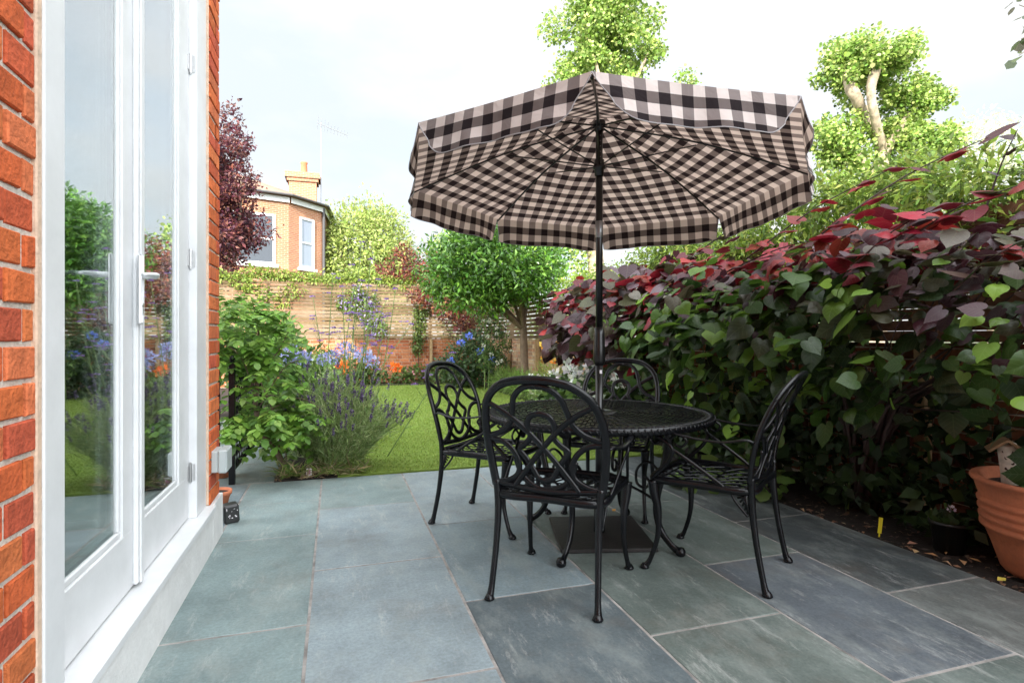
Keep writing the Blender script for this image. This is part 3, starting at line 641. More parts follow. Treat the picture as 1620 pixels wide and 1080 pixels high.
for k in range(8):
    A, B = fit[k], fit[(k+1) % 8]; V = []; UV = []; F = []
    ln = (B-A).length
    for i in range(NR+1):
        t = i/NR; t = max(t, .02)
        for j in range(NU+1):
            s = j/NU; e = 4*s*(1-s)
            p = HUB.lerp(A.lerp(B, s), t)
            rad = Vector((p.x, p.y, 0)); rl_ = rad.length or 1
            p = p - rad/rl_*(.012*e*t*t) + Vector((0, 0, -.022*e*t*(1-t)*2 + .012*math.sin(t*math.pi)))
            p.z += .008*math.sin(9*s+5*t+k)*t*(1-t)*e
            p.z += .006 if t > .05 else 0; V.append(p); w = (s-.5)*ln*t; UV.append((w+.0245, (1-t)*((A+B)/2-HUB).length))
    for i in range(NR):
        for j in range(NU): q = i*(NU+1)+j; F.append((q, q+NU+1, q+NU+2, q+1))
    m_ = MB(); m_.add(V, F, None, UV); m_.build('canopy_panel', 'gingham', um, True)
    # valance: a flap with rounded ends, flaring and rippled
    V = []; UV = []; F = []; NV = 8; NW = 34; edge = []
    mid = (A+B)/2; outw = Vector((mid.x, mid.y, 0)).normalized(); front = k in (0, 7)
    for i in range(NV+1):
        t = i/NV
        for j in range(NW+1):
            s = j/NW; e = 4*s*(1-s)
            ins = (.075 if k in (0, 7) else .05 if k in (1, 6) else .016)*math.sin(min(t, 1)*math.pi/2)**1.3/ln            # the ends draw in towards the bottom
            ss = ins + s*(1-2*ins) if True else s
            p = A.lerp(B, ss); rad = Vector((p.x, p.y, 0)).normalized(); p = p - rad*(.012*4*ss*(1-ss))
            rnd = (1-min(1, min(s, 1-s)/.13))**2                              # rounded lower corners
            drop = .168*t*(1-(.30 if k in (0, 7, 1, 6) else .07)*rnd*t) * (1 + .03*math.sin(7*s+k*2))
            fl = .035*t*t*0 + .028*t + .012*math.sin(s*11+k*1.7)*t + .006*math.sin(s*23+k)*t
            p = p + outw*fl + Vector((0, 0, .0065-drop)); V.append(p); UV.append(((ss-.5)*ln+.0245, .049-.178*t*(1-.3*rnd*t)))
            if i == NV: edge.append(p)
    for i in range(NV):
        for j in range(NW): q = i*(NW+1)+j; F.append((q, q+NW+1, q+NW+2, q+1))
    m_ = MB(); m_.add(V, F, None, UV); vo = m_.build('valance', 'gingham', um, True)
    left = [V[i*(NW+1)] for i in range(NV)]; right = [V[i*(NW+1)+NW] for i in range(NV)][::-1]
    pp = MB(); pp.sweep(left+edge+right, .0048, seg=6, sub=1); pp.build('piping', 'piping', vo, True)
    r_ = MB(); d = (A-HUB); r_.sweep([HUB+Vector((0, 0, -.035)), HUB+d*.5+Vector((0, 0, .012)), HUB+d*.995+Vector((0, 0, -.012))], .014, .010, sub=6, seg=6); ro = r_.build('rib', 'pole', um, True)
    r_ = MB(); r_.sweep([Vector((0, 0, 2.09))+d.normalized()*.02*1, HUB+d*.47+Vector((0, 0, -.006))], .008, seg=6, sub=1); r_.build('strut', 'pole', ro, True)
m_ = MB(); m_.lathe([(0, .03), (.025, .03), (.036, .01), (.036, -.01), (.026, -.02), (.026, -.04), (0, -.04)], tuple(HUB+Vector((0, 0, -.025))), 20); m_.build('hub', 'pole', um, True)
m_ = MB(); m_.lathe([(.0205, .03), (.028, .027), (.029, .0), (.036, -.004), (.036, -.022), (.026, -.026), (.026, -.06), (.0205, -.065)], (0, 0, 2.09), 20); m_.build('runner', 'pole', um, True)
m_ = MB(); m_.cyl((0, 0, .03), (0, 0, 1.05), .0215, 20); m_.cyl((0, 0, 1.05), (0, 0, 2.33), .0195, 20)
m_.lathe([(.019, .19), (.027, .185), (.03, .15), (.034, .06), (.035, .0), (.028, -.02), (.022, -.025)], (0, 0, .985), 20); m_.build('pole', 'pole', um, True)
m_ = MB(); m_.lathe([(.0196, 0), (.022, .003), (.022, .09), (.0196, .093)], (0, 0, 1.68), 20); m_.build('collar', 'alu', um, True)
for i in range(6): m_ = MB(); m_.cyl((-.003, -.0205, 2.13+.03*i), (-.003, -.0212, 2.13+.03*i), .003, 8); m_.build('pin_hole', 'alu', um)
m_ = MB(); m_.box((-.008, -.0235, .915), (.006, -.0215, .935)); m_.build('sticker', 'white_tag', um)
def place0(root): pass
ub = empty('parasol_base', (1.43, 2.93, 0), 'square dark metal base plate under the table holding the pole', 'parasol base', rz=R(-14.5))
m_ = MB(); m_.box((-.255, -.275, .002), (.255, .275, .022), ch=.004); m_.build('plate', 'base_plate', ub)
m_ = MB(); m_.lathe([(.023, .0), (.032, 0), (.032, .005), (.03, .30), (.023, .30)], (0, 0, .022), 20); m_.build('socket_tube', 'iron', ub, True)

# ------------------------------------------------------------------ table
tb = empty('round_table', (TX, TY, 0), 'round black cast metal table with a basket weave top', 'table')
TZ, TR = .705, .615
m_ = MB(); rings = np.linspace(.115, TR-.045, 9)
for i in range(8):
    ra, rb = rings[i]+.003, rings[i+1]-.003; nsec = int(round((ra+rb)/2*2*math.pi/.062)); nsec += nsec % 2
    for j in range(nsec):
        a0 = 2*math.pi*j/nsec; da = 2*math.pi/nsec
        if (i+j) % 2:
            for q in range(3):
                aa, ab = a0+da*(q/3+.06), a0+da*((q+1)/3-.04); h = [0, .003, 0][q]
                v = [(r*math.cos(a), r*math.sin(a), z) for z in (TZ-.012, TZ+h) for (r, a) in ((ra, aa), (rb, aa), (rb, ab), (ra, ab))]
                m_.add(v, [(4,5,6,7),(0,1,5,4),(1,2,6,5),(2,3,7,6),(3,0,4,7)])
        else:
            for q in range(3):
                r0, r1 = ra+(rb-ra)*(q/3+.05), ra+(rb-ra)*((q+1)/3-.03); aa, ab = a0+da*.03, a0+da*.97; am = (aa+ab)/2; h = [0, .003, 0][q]
                v = [(r*math.cos(a), r*math.sin(a), z) for z in (TZ-.012, TZ+h) for (r, a) in ((r0, aa), (r1, aa), (r1, am), (r1, ab), (r0, ab), (r0, am))]
                m_.add(v, [(6,7,8,11),(11,8,9,10),(0,1,7,6),(1,2,8,7),(2,3,9,8),(3,4,10,9),(4,5,11,10),(5,0,6,11)])
for i in (1, 3, 5, 7, 8): m_.sweep([((rings[i])*math.cos(a), rings[i]*math.sin(a), TZ-.010) for a in np.linspace(0, 2*math.pi, 48, endpoint=False)], .010, .012, closed=True, sub=1, seg=6)
for a in np.linspace(0, 2*math.pi, 32, endpoint=False): m_.sweep([(.1*math.cos(a), .1*math.sin(a), TZ-.014), ((TR-.02)*math.cos(a), (TR-.02)*math.sin(a), TZ-.014)], .008, .012, sub=1, seg=6)
m_.build('woven_top', 'iron', tb)
m_ = MB(); m_.lathe([(TR-.048, TZ-.012), (TR-.048, TZ+.002), (TR-.02, TZ+.006), (TR, TZ+.002), (TR+.004, TZ-.012), (TR, TZ-.03), (TR-.006, TZ-.034), (TR-.012, TZ-.014), (TR-.048, TZ-.012)], (0, 0, 0), 96)
for j in range(120):                                  # slanting reeds round the rim
    a = 2*math.pi*j/120; b = a+.035; m_.sweep([((TR+.004)*math.cos(a), (TR+.004)*math.sin(a), TZ-.003), ((TR+.002)*math.cos(b), (TR+.002)*math.sin(b), TZ-.031)], .010, .007, sub=1, seg=5, ref=(math.cos(a), math.sin(a), 0))
    m_.sweep([((TR-.045)*math.cos(a), (TR-.045)*math.sin(a), TZ+.003), ((TR-.004)*math.cos(b), (TR-.004)*math.sin(b), TZ+.005)], .011, .007, sub=1, seg=5)
m_.build('rim', 'iron', tb, True)
m_ = MB(); m_.lathe([(.028, TZ-.01), (.028, TZ+.004), (.10, TZ+.006), (.117, TZ+.003), (.117, TZ-.012)], (0, 0, 0), 48); m_.build('center_boss', 'iron', tb, True)
m_ = MB(); m_.lathe([(.40, TZ-.05), (.41, TZ-.048), (.412, TZ-.016), (.40, TZ-.014), (.395, TZ-.03), (.40, TZ-.05)], (0, 0, 0), 64); m_.build('apron_ring', 'iron', tb, True)
for k, ang in enumerate((222, 308, 124, 42)):
    a = R(ang); d = Vector((math.cos(a), math.sin(a), 0)); n = Vector((-math.sin(a), math.cos(a), 0)); m_ = MB()
    P = lambda r, z: d*r+Vector((0, 0, z))
    m_.sweep([P(.40, TZ-.02), P(.40, .55), P(.375, .42), P(.345, .30), P(.34, .20), P(.365, .11), P(.42, .045), P(.465, .022), P(.48, .026)], [.06, .046, .042, .038, .036, .034, .034, .042, .028], [.05, .036, .034, .03, .028, .026, .024, .03, .02], ref=n, seg=8, flat=.35)
    m_.lathe([(0, .045), (.018, .042), (.026, .026), (.024, .008), (.012, .0)], tuple(P(.467, 0)), 12)
    m_.build('leg', 'iron', tb, True)
    f_ = MB()                                        # ribbed shell at the head of the leg
    for q in range(7):
        s = (q-3)/3; f_.sweep([P(.425, .62)+n*s*.012, P(.437, .65)+n*s*.036, P(.43, .685)+n*s*.058], [.008, .016, .018], [.008, .014, .010], ref=d, seg=6)
    f_.build('shell_ornament', 'iron', tb, True)
    b_ = MB()                                        # scrolled brace running in to the pole ring
    b_.sweep([P(.37, .40), P(.30, .46), P(.235, .42), P(.23, .345), P(.275, .32), P(.30, .355), P(.275, .385)], [.014]*7, [.02]*7, ref=n, seg=7)
    b_.sweep([P(.345, .26), P(.25, .30), P(.15, .33), P(.05, .335)], [.014]*4, [.02]*4, ref=n, seg=7)
    b_.build('scroll_brace', 'iron', tb, True)
m_ = MB(); m_.sweep([(.048*math.cos(a), .048*math.sin(a), .335) for a in np.linspace(0, 2*math.pi, 16, endpoint=False)], .012, .025, closed=True, sub=2); m_.build('pole_ring', 'iron', tb, True)

# ------------------------------------------------------------------ armchair
def B(u, v):                                         # the reclined back as a curved surface
    return Vector((u*.255, -.205-.045*v-.115*v*v+.02*(1-u*u)*-1, .475+v*.475))
def make_chair():
    c = empty('garden_armchair', (0, 0, 0), 'x', 'chair', 'black cast metal armchairs round the table')
    for sx in (-1, 1):
        m_ = MB(); m_.sweep([(sx*.236, -.275, .012), (sx*.232, -.262, .06), (sx*.226, -.232, .22), (sx*.224, -.214, .38), (sx*.232, -.213, .50)], [.034, .026, .027, .031, .033], [.034, .026, .027, .031, .030], ref=(0, 1, 0), seg=8, flat=.25)
        m_.lathe([(0, .026), (.012, .024), (.020, .012), (.023, .004), (.018, 0), (0, 0)], (sx*.236, -.28, 0), 12); m_.build('rear_leg', 'iron', c, True)
        m_ = MB(); m_.sweep([(sx*.252, .268, .012), (sx*.247, .245, .05), (sx*.238, .212, .16), (sx*.238, .208, .28), (sx*.245, .225, .37), (sx*.247, .232, .43)], [.032, .022, .024, .032, .048, .055], [.032, .022, .024, .032, .046, .05], ref=(0, 1, 0), seg=8, flat=.2)
        m_.lathe([(0, .026), (.012, .024), (.020, .012), (.023, .004), (.018, 0), (0, 0)], (sx*.252, .272, 0), 12); m_.build('front_leg', 'iron', c, True)
    # hoop
    hp = [B(-.92, .0), B(-.985, .22), B(-1.02, .45), B(-.99, .66), B(-.86, .83), B(-.60, .945), B(-.3, .99), B(0, 1.0), B(.3, .99), B(.60, .945), B(.86, .83), B(.99, .66), B(1.02, .45), B(.985, .22), B(.92, .0)]
    nb = (0, 1, .35)
    m_ = MB(); m_.sweep(hp, [.038]*3+[.036]*9+[.038]*3, .024, ref=nb, seg=8, sub=5, flat=.3)
    m_.sweep([B(-.93, .02), B(-.4, .0), B(0, -.01), B(.4, .0), B(.93, .02)], .028, .016, ref=nb, flat=.3); m_.build('back_frame', 'iron', c, True)
    m_ = MB(); W_, T_ = .026, .013
    def st(pts, closed=False, k=0): m_.sweep([B(*p)+Vector((0, .002*k, 0)) for p in pts], W_, T_, ref=nb, seg=8, sub=6, closed=closed, flat=.35)
    for sx in (-1, 1):
        st([(sx*0, .945), (sx*.2, .93), (sx*.38, .85), (sx*.46, .73), (sx*.52, .62), (sx*.70, .52), (sx*1.0, .46)], k=1)
        st([(sx*.97, .80), (sx*.62, .70), (sx*.33, .58), (sx*.08, .44), (-sx*.16, .29), (-sx*.36, .15), (-sx*.5, .05), (-sx*.55, .01)], k=-1)
        st([(sx*1.0, .44), (sx*.74, .42), (sx*.55, .34), (sx*.46, .23), (sx*.50, .12), (sx*.70, .05), (sx*.9, .03)], k=1)
    st([(0, .70), (.17, .67), (.235, .58), (.20, .49), (.30, .42), (.42, .36), (.30, .27), (.20, .18), (.12, .11), (0, .085), (-.12, .11), (-.20, .18), (-.30, .27), (-.42, .36), (-.30, .42), (-.20, .49), (-.235, .58), (-.17, .67)], True)
    st([(-.52, .28), (-.42, .12), (-.22, .03), (0, .0), (.22, .03), (.42, .12), (.52, .28)], k=2)
    m_.build('back_lattice', 'iron', c, True)
    # seat: frame and woven lattice, slightly dished
    def S(x, y): return Vector((x*(.222+.028*(y+1)/2), -.205+(y+1)*.222, .437 - .018*(1-x*x)*(1-y*y)))
    m_ = MB(); m_.sweep([S(-1, -1), S(-1, 0), S(-1, .8), S(-.85, 1.02), S(0, 1.1), S(.85, 1.02), S(1, .8), S(1, 0), S(1, -1), S(0, -1.03)], .030, .036, closed=True, sub=5, flat=.4); m_.build('seat_frame', 'iron', c, True)
    m_ = MB()
    for q in range(-6, 7):
        for sg in (-1, 1):
            pts = []
            for t in np.linspace(-1, 1, 15):
                x = q*.3333 + sg*t*.75; y = t*1.02
                if abs(x) <= 1.0: pts.append(S(x, y)+Vector((0, 0, .003*sg*math.cos(t*9))))
            if len(pts) > 2: m_.sweep(pts, .014, .007, seg=6, sub=2, flat=.3)
    for y in (-.6, -.1, .4, .85): m_.sweep([S(x, y+.08*(1-x*x))-Vector((0, 0, .006)) for x in np.linspace(-1, 1, 7)], .013, .007, seg=6, sub=2)
    m_.build('seat_lattice', 'iron', c, True)
    for sx in (-1, 1):
        m_ = MB(); a = B(sx*1.01, .38)
        m_.sweep([a, (sx*.275, -.20, .672), (sx*.292, -.10, .655), (sx*.298, .03, .662), (sx*.292, .14, .678), (sx*.283, .205, .672), (sx*.278, .232, .64), (sx*.277, .212, .612), (sx*.277, .19, .625)], [.024, .026, .030, .032, .034, .034, .028, .02, .014], [.016, .011, .010, .010, .011, .012, .012, .011, .01], seg=8, flat=.3, ref=(0, -.15, 1))
        m_.build('arm', 'iron', c, True)
        m_ = MB(); k = .9
        m_.sweep([(sx*.278, .20, .652), (sx*.274, .13, .60), (sx*.268, .145, .54), (sx*.258, .20, .48), (sx*.25, .235, .44)], [.022, .02, .02, .024, .03], .014, ref=(1, 0, 0), seg=7)
        m_.sweep([(sx*.272, .135, .60), (sx*.262, .04, .54), (sx*.252, -.06, .475), (sx*.245, -.10, .445)], .018, .012, ref=(1, 0, 0), seg=7)
        m_.sweep([(sx*.272, .14, .64), (sx*.273, .10, .665), (sx*.273, .06, .64), (sx*.272, .085, .61), (sx*.272, .115, .62)], .013, .010, ref=(1, 0, 0), seg=6)
        m_.build('arm_support', 'iron', c, True)
        m_ = MB()                                   # little ribbed bracket under the seat by the rear leg
        for q in range(5): m_.sweep([(sx*.235, -.20+.002*q, .42), (sx*.235, -.155-.011*q, .405-.016*q)], .010, .009, seg=5, sub=1, ref=(1, 0, 0))
        m_.sweep([(sx*.235, -.13, .418), (sx*.235, -.15, .385), (sx*.235, -.20, .33)], .012, .010, seg=6, ref=(1, 0, 0)); m_.build('seat_bracket', 'iron', c, True)
    return c
ch = make_chair()
spots = [((.99, 2.41), -40, 'black cast metal armchair nearest the viewer with its back turned to us'),
         ((.92, 3.385), -134, 'black cast metal armchair on the left by the edge of the lawn'),
         ((1.80, 2.38), 37, 'black cast metal armchair on the right seen side on before the leafy shrub'),
         ((1.755, 3.40), 141, 'black cast metal armchair on the far side of the table by white flowers')]
for i, ((x, y), rz, lb) in enumerate(spots):
    o = ch if i == 0 else copy_tree(ch); o.location = (x, y, .001); o.rotation_euler = (0, 0, R(rz)); o['label'] = lb

# ------------------------------------------------------------------ broad-leaved shrubs over the right-hand fence
GREENS = [(.055,.125,.018),(.08,.165,.02),(.026,.060,.013),(.13,.235,.028),(.034,.075,.018),(.05,.07,.025)]
LIME = [(.22,.40,.045),(.27,.46,.06)]
REDS = [(.22,.010,.022),(.30,.012,.03),(.12,.008,.018),(.24,.030,.018),(.33,.025,.024)]
PURP = [(.065,.016,.026),(.04,.013,.02),(.085,.03,.04),(.16,.11,.13),(.05,.02,.026)]
OLIVE = [(.065,.065,.028),(.085,.07,.04),(.09,.05,.04),(.05,.05,.022),(.17,.15,.12)]
def redbud(name, label, y0, y1, n, base, mixf, prof, size=.105, layers=(1.0, .84, .66), group=None, thin=None):
    """big leaves shingled over an overhanging mound; prof(y, th) -> X, Z, outward direction"""
    root = empty(name, base, label, 'shrub', group)
    for li, lay in enumerate(layers):
        k = int(n*(1, .75, .6)[li]); y = y0+(y1-y0)*rng.random(k)**(1.0 if li else 1.05); th = rng.uniform(R(-62), R(118), k)
        P = np.zeros((k, 3)); O = np.zeros((k, 3)); c = np.zeros((k, 3))
        for i in range(k):
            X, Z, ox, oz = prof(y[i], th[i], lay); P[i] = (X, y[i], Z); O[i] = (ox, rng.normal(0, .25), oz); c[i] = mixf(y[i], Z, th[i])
        P += rng.normal(0, .085, (k, 3))
        if thin: keep = np.array([thin(P[i], th[i]) for i in range(k)]); P, O, c, k = P[keep], O[keep], c[keep], int(keep.sum())
        N = O*.75 + unit(k)*.95 + [0, 0, .7]; D = np.c_[-.5+rng.normal(0, .5, k), rng.normal(-.1, .75, k), -.6+rng.normal(0, .45, k)]
        # keep the blade within its own plane
        Nn = N/np.linalg.norm(N, axis=1, keepdims=True); D = D - Nn*np.sum(D*Nn, axis=1, keepdims=True)*.85
        leafmesh('foliage', P, D, N, size*np.clip(1+rng.normal(0, .30, k), .35, 1.45)*np.where(P[:, 1] < 2.3, .82, 1.0), c, 'heart', 'heart', root, smooth=True)
    tw = MB()
    b = Vector(base)
    for i in range(26):
        y = random.uniform(y0, y1); th = random.uniform(-.7, 1.8); X, Z, ox, oz = prof(y, th, 1.02); e = Vector((X, y, Z)); m1 = b.lerp(e, .45)+Vector((.15, random.uniform(-.2, .2), .35))
        tw.sweep([b+Vector((random.uniform(-.05,.05), random.uniform(-.06,.06), 0)), Vector((b.x+random.uniform(-.1,.1), b.y+(m1.y-b.y)*.3, b.z+.7)), m1, e], [.035, .022, .012, .004], seg=6, sub=4, ref=(1, 0, 0))
    tw.build('branches', 'twig', root, True)
    place(root); return root
def pick(L_): return np.array(L_[random.randrange(len(L_))])*random.uniform(.8, 1.2)
def thin_near(p, th):
    g_ = math.sin(p[1]*5.1+p[2]*4)+math.sin(p[1]*2.3-p[2]*7+1)+math.sin(p[2]*9+p[1]*9)*.6
    k_ = .92 if g_ > -.15 else (.68 if g_ > -.7 else .45)
    if th < -.35: k_ *= .55 if p[1] > 2.6 else .38
    if p[1] < 2.1 and p[2] > 1.1: k_ *= .66
    return random.random() < k_ and p[0]**2+p[1]**2+(p[2]-1.12)**2 > 2.55**2
def prof_near(y, th, lay):
    bul = .92+.10*math.sin(y*2.1)+.07*math.sin(y*5.3+1); rx = .92*bul*lay; zc = 1.16; up = (.54+.07*math.sin(y*3.1)+.05*math.sin(y*7.7))*(1 if y > 2.3 else .62+.38*max(0, (y-.9)/1.4)); dn = (.62 if y < 2.5 else .62+.32*min(1, (y-2.5)/.8))
    if y > 4.2: dn = .94-.5*min(1, (y-4.2)/1.0)
    z = zc + (up if th > 0 else dn)*lay*math.sin(th); x = 3.42 - rx*max(math.cos(th), -.4)*(1 if th > 0 else (.55+.45*math.cos(th)))
    return x, z, -math.cos(th), math.sin(th)*.9+.15
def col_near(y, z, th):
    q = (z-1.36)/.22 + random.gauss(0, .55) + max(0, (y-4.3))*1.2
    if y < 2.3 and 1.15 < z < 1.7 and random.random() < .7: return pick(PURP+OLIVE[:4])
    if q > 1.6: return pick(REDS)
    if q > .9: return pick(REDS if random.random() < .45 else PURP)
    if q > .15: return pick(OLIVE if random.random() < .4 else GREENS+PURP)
    return pick(LIME) if random.random() < .10 else pick(GREENS)*(.55 if z < .8 and random.random() < .7 else .85)  # low leaves coloured darker to imitate the shade beneath the mound
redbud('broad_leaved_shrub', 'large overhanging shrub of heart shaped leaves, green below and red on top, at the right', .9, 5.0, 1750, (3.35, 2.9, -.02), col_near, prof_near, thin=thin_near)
def prof_far(y, th, lay):
    rx = (.95-.10*(y-5))*lay*(1+.1*math.sin(y*4)); z = 1.22+(.60 if th > 0 else .42)*lay*math.sin(th); x = 3.45-rx*max(math.cos(th), -.4)
    return x, z, -math.cos(th), math.sin(th)*.9+.15
redbud('broad_leaved_shrub', 'burgundy leaved spreading shrub just behind the parasol pole, further down the fence', 4.7, 7.3, 520, (3.5, 6.0, -.02), lambda y, z, th: pick(REDS if random.random() < (.38 if z > 1.4 else .12) else PURP+OLIVE[:2]), prof_far, size=.12)
# arching sprigs of red leaves that stand clear of the mass
sp = bpy.data.objects.new('sprigs', None); bpy.data.objects.remove(sp)
shr = [o for o in bpy.data.objects if o.name == 'broad_leaved_shrub'][0]
def sprig(a, b, n, sz, cols, bend=.12):
    a, b = Vector(a), Vector(b); m_ = a.lerp(b, .5)+Vector((0, 0, bend)); t_ = MB(); t_.sweep([a, m_, b], [.012, .008, .004], seg=5, sub=5, ref=(1, 0, 0)); o = t_.build('branches', 'twig', shr, True); o.matrix_parent_inverse = Matrix.Translation(-Vector(shr.location))
    P = []; D = []; N = []
    for i in range(n):
        t = (i+.6)/n; p = a*(1-t)**2+m_*2*t*(1-t)+b*t*t; sd = (1 if i % 2 else -1); P.append(p); d = (b-a).normalized()*.5+Vector((-.3, sd*.75, -.15+random.uniform(-.2, .2))); D.append(d); N.append((-.25+random.gauss(0, .2), -.15+random.gauss(0, .2), 1))
    o = leafmesh('foliage', P, np.array(D), np.array(N), sz*(1+rng.normal(0, .15, n)), pal(cols, n), 'heart', 'heart', shr, True); o.matrix_parent_inverse = Matrix.Translation(-Vector(shr.location))
def at(px, py, d):                                   # a point d metres out along the view through a photo pixel
    l = (px-810)/900*d; return (l*c_+d*s_y, -l*s_y+d*c_, CAMZ+(533-py)/900*d)
for (a, b, n, sz, cl, bd) in ((at(1300, 370, 3.1), at(1575, 212, 2.75), 9, .10, REDS, .05), (at(1180, 410, 3.8), at(1420, 262, 3.2), 9, .11, REDS, .05), (at(1420, 390, 2.8), at(1615, 292, 2.55), 7, .115, REDS, .04),
                              (at(1340, 430, 3.0), at(1500, 322, 2.7), 7, .12, REDS+PURP, .05), (at(1090, 410, 4.2), at(1230, 330, 3.8), 7, .11, REDS+OLIVE, .04), (at(1500, 470, 2.6), at(1618, 380, 2.4), 5, .12, PURP+OLIVE, .03),
                              (at(1150, 430, 3.9), at(1330, 372, 3.4), 8, .12, REDS, .04), (at(1560, 330, 2.9), at(1610, 205, 2.8), 4, .06, PURP, .03)): sprig(a, b, n, sz, cl, bd)

# ------------------------------------------------------------------ climbers on the fences
YG = [(.24,.36,.04),(.31,.43,.055),(.17,.28,.035),(.38,.44,.08),(.12,.20,.03)]
def climber(label, clumps, n, size, cols, stems, kind='simple', m='leaf', wid=1.0):
    r_ = empty('climbing_plant', tuple(clumps[0][:3]), label, 'climber'); crown('foliage', clumps, n, size, cols, kind, m, r_, inner=.2, up=.6, droop=.4, wid=wid)
    s_ = MB()
    for (a, b) in stems:
        a, b = Vector(a), Vector(b); s_.sweep([a, a.lerp(b, .3)+Vector((0, random.uniform(-.1, .1), .1)), a.lerp(b, .7)+Vector((0, random.uniform(-.1, .1), -.05)), b], [.02, .016, .012, .006], seg=6, sub=4, ref=(1, 0, 0))
    s_.build('stem', 'twig', r_, True); place(r_); return r_
cl = [(3.85+random.uniform(-.15, .2), y, 2.10+.10*math.sin(y*2.3)+random.uniform(-.08, .08), .32, .28, .24+random.uniform(0, .08)) for y in np.arange(.6, 6.6, .2)]
cl += [(3.7, y, 1.75, .10, .2, .25) for y in np.arange(1.0, 6.4, .45)] + [(3.98, y, 1.62, .15, .25, .38) for y in np.arange(.8, 6.4, .28)]*2
climber('yellow green climber spilling along the top of the right fence above the red leaves', cl, 40000, .066, YG+[(.12,.17,.035)], [((3.8, 2, 0), (3.8, 2.6, 2)), ((3.8, 4.4, 0), (3.82, 4.0, 2.0))], 'narrow', wid=1.3)
cl = [(3.8+random.uniform(-.15, .1), y, 1.95+random.uniform(-.1, .15), .28, .28, .24) for y in np.arange(6.8, 8.8, .22)] + [(3.62, 7.8, 1.55, .16, .4, .4), (3.6, 7.3, 1.4, .14, .3, .3)]
climber('bright yellow green climber on the fence left of the parasol pole', cl, 5200, .05, YG, [((3.7, 7.6, 0), (3.72, 7.8, 1.9))])
cl = [(x, BY+.05, 2.50+.07*math.sin(x*3)+random.uniform(-.05, .05), .22, .18, .15) for x in np.arange(-2.6, 2.0, .2)]
cl += [(-1.5+random.uniform(-.5, .5), BY-.1, z, .22, .10, .22) for z in (2.3, 2.1, 1.95, 1.8)] + [(-.9, BY-.1, 2.2, .3, .1, .2), (-1.9, BY-.1, 2.3, .3, .1, .15)]
climber('bright lime climber draped over the top of the far slatted fence', cl, 5200, .075, [(.20,.27,.04),(.26,.32,.06),(.15,.22,.035)], [((-1.6, BY-.08, 0), (-1.4, BY-.08, 2.4))])
cl = [(.55, BY-.12, 1.85, .32, .09, .3), (.85, BY-.12, 1.5, .32, .09, .3), (.5, BY-.12, 2.2, .25, .09, .15), (1.0, BY-.12, 1.3, .2, .08, .2), (.2, BY-.12, 1.9, .2, .08, .2), (.75, BY-.12, 2.0, .3, .08, .2)]
climber('airy climber with small mauve flowers in the middle of the far fence', cl, 1500, .07, [(.12,.20,.04),(.18,.25,.05),(.09,.15,.035),(.34,.28,.5)], [((.75, BY-.1, 0), (.6, BY-.1, 2.2))])
cl = [(1.95, BY-.12, 1.35, .16, .08, .45), (1.9, BY-.12, .95, .14, .08, .3), (2.0, BY-.12, 1.75, .2, .08, .2)]
climber('narrow dark green climber growing up the brick wall below the far fence', cl, 900, .07, [(.07,.12,.03),(.11,.18,.04),(.16,.2,.05)], [((1.95, BY-.1, 0), (1.95, BY-.1, 1.7))])

# ------------------------------------------------------------------ trees
def tree(name, label, base, clumps, n, size, cols, trunk_r, fork, bark='bark', kind='simple', m='leaf', inner=.5, core=None, cat='tree', limb_to=None, wig=.1, up=.5, rough=.18, wid=1.0, var=.22):
    if name == 'maple_tree': clumps = clumps + [(*at(px, py, d), .34, .3, .26) for px, py, d in ((690, 440, 13.4), (722, 468, 13.2), (655, 425, 13.8), (762, 492, 13.0), (705, 492, 13.3), (742, 450, 13.2), (640, 402, 14.0), (670, 470, 13.5), (790, 470, 12.9), (612, 430, 14.0), (735, 515, 13.2))]
    r_ = empty(name, base, label, cat); crown('crown', clumps, n, size, cols, kind, m, r_, inner=inner, up=up, rough=rough, wid=wid, var=var)
    limbs(base, limb_to or [c for c in clumps[::max(1, len(clumps)//9)]], trunk_r, fork, bark, r_, wig=wig); place(r_); return r_
# glossy evergreen by the far border
cc = (2.88, 10.1, 2.45)
ev = [(cc[0], cc[1], cc[2], 1.2, 1.15, .72)]*3 + [(2.1, 9.9, 1.95, .6, .6, .42), (2.6, 10, 1.85, .6, .6, .36), (1.75, 10, 2.4, .5, .6, .5)] + lumps((cc[0], cc[1], cc[2]+.02), (1.42, 1.2, .88), 56, .36, 3)
ev = [c for c in ev if c[2]-c[5]*.3 > 1.42]
tree('evergreen_tree', 'rounded glossy green evergreen tree with bent brown trunk beside the far fence', (3.42, 10.15, -.05), ev, 23000, .095, [(.075,.19,.022),(.12,.27,.03),(.05,.13,.018),(.19,.36,.045),(.09,.21,.025)], .085, 1.35, 'bark', 'narrow', 'gloss_leaf', inner=.62, wig=.05, wid=1.5,
     limb_to=[(2.9, 10.1, 2.3), (2.2, 9.9, 2.1), (2.5, 10.5, 2.4), (3.4, 10.0, 2.4), (3.7, 10.4, 2.3), (3.1, 9.5, 2.2), (1.95, 10.2, 2.2)], up=.7)
# purple plum tree, beyond the far fence on the left
pl = lumps((-2.9, 17.0, 5.2), (.95, 1.0, 2.6), 34, .42, 5) + [(-2.75, 17, 2.9, .6, .6, .9), (-3.1, 17, 3.6, .8, .7, .9), (-3.3, 17, 5.2, .7, .6, 1.2), (-2.4, 17, 4.6, .5, .5, .5), (-2.0, 17, 4.0, .45, .4, .4), (-2.7, 17, 7.0, .3, .3, .5)]
tree('plum_tree', 'dark purple leaved plum tree in front of the distant house at the left', (-3.3, 17.2, -.05), pl, 19000, .105, [(.07,.018,.035),(.10,.025,.04),(.045,.014,.028),(.15,.04,.045),(.13,.05,.04),(.20,.07,.05)], .12, 2.4, 'pale_bark', inner=.3, wig=.25, rough=.4)
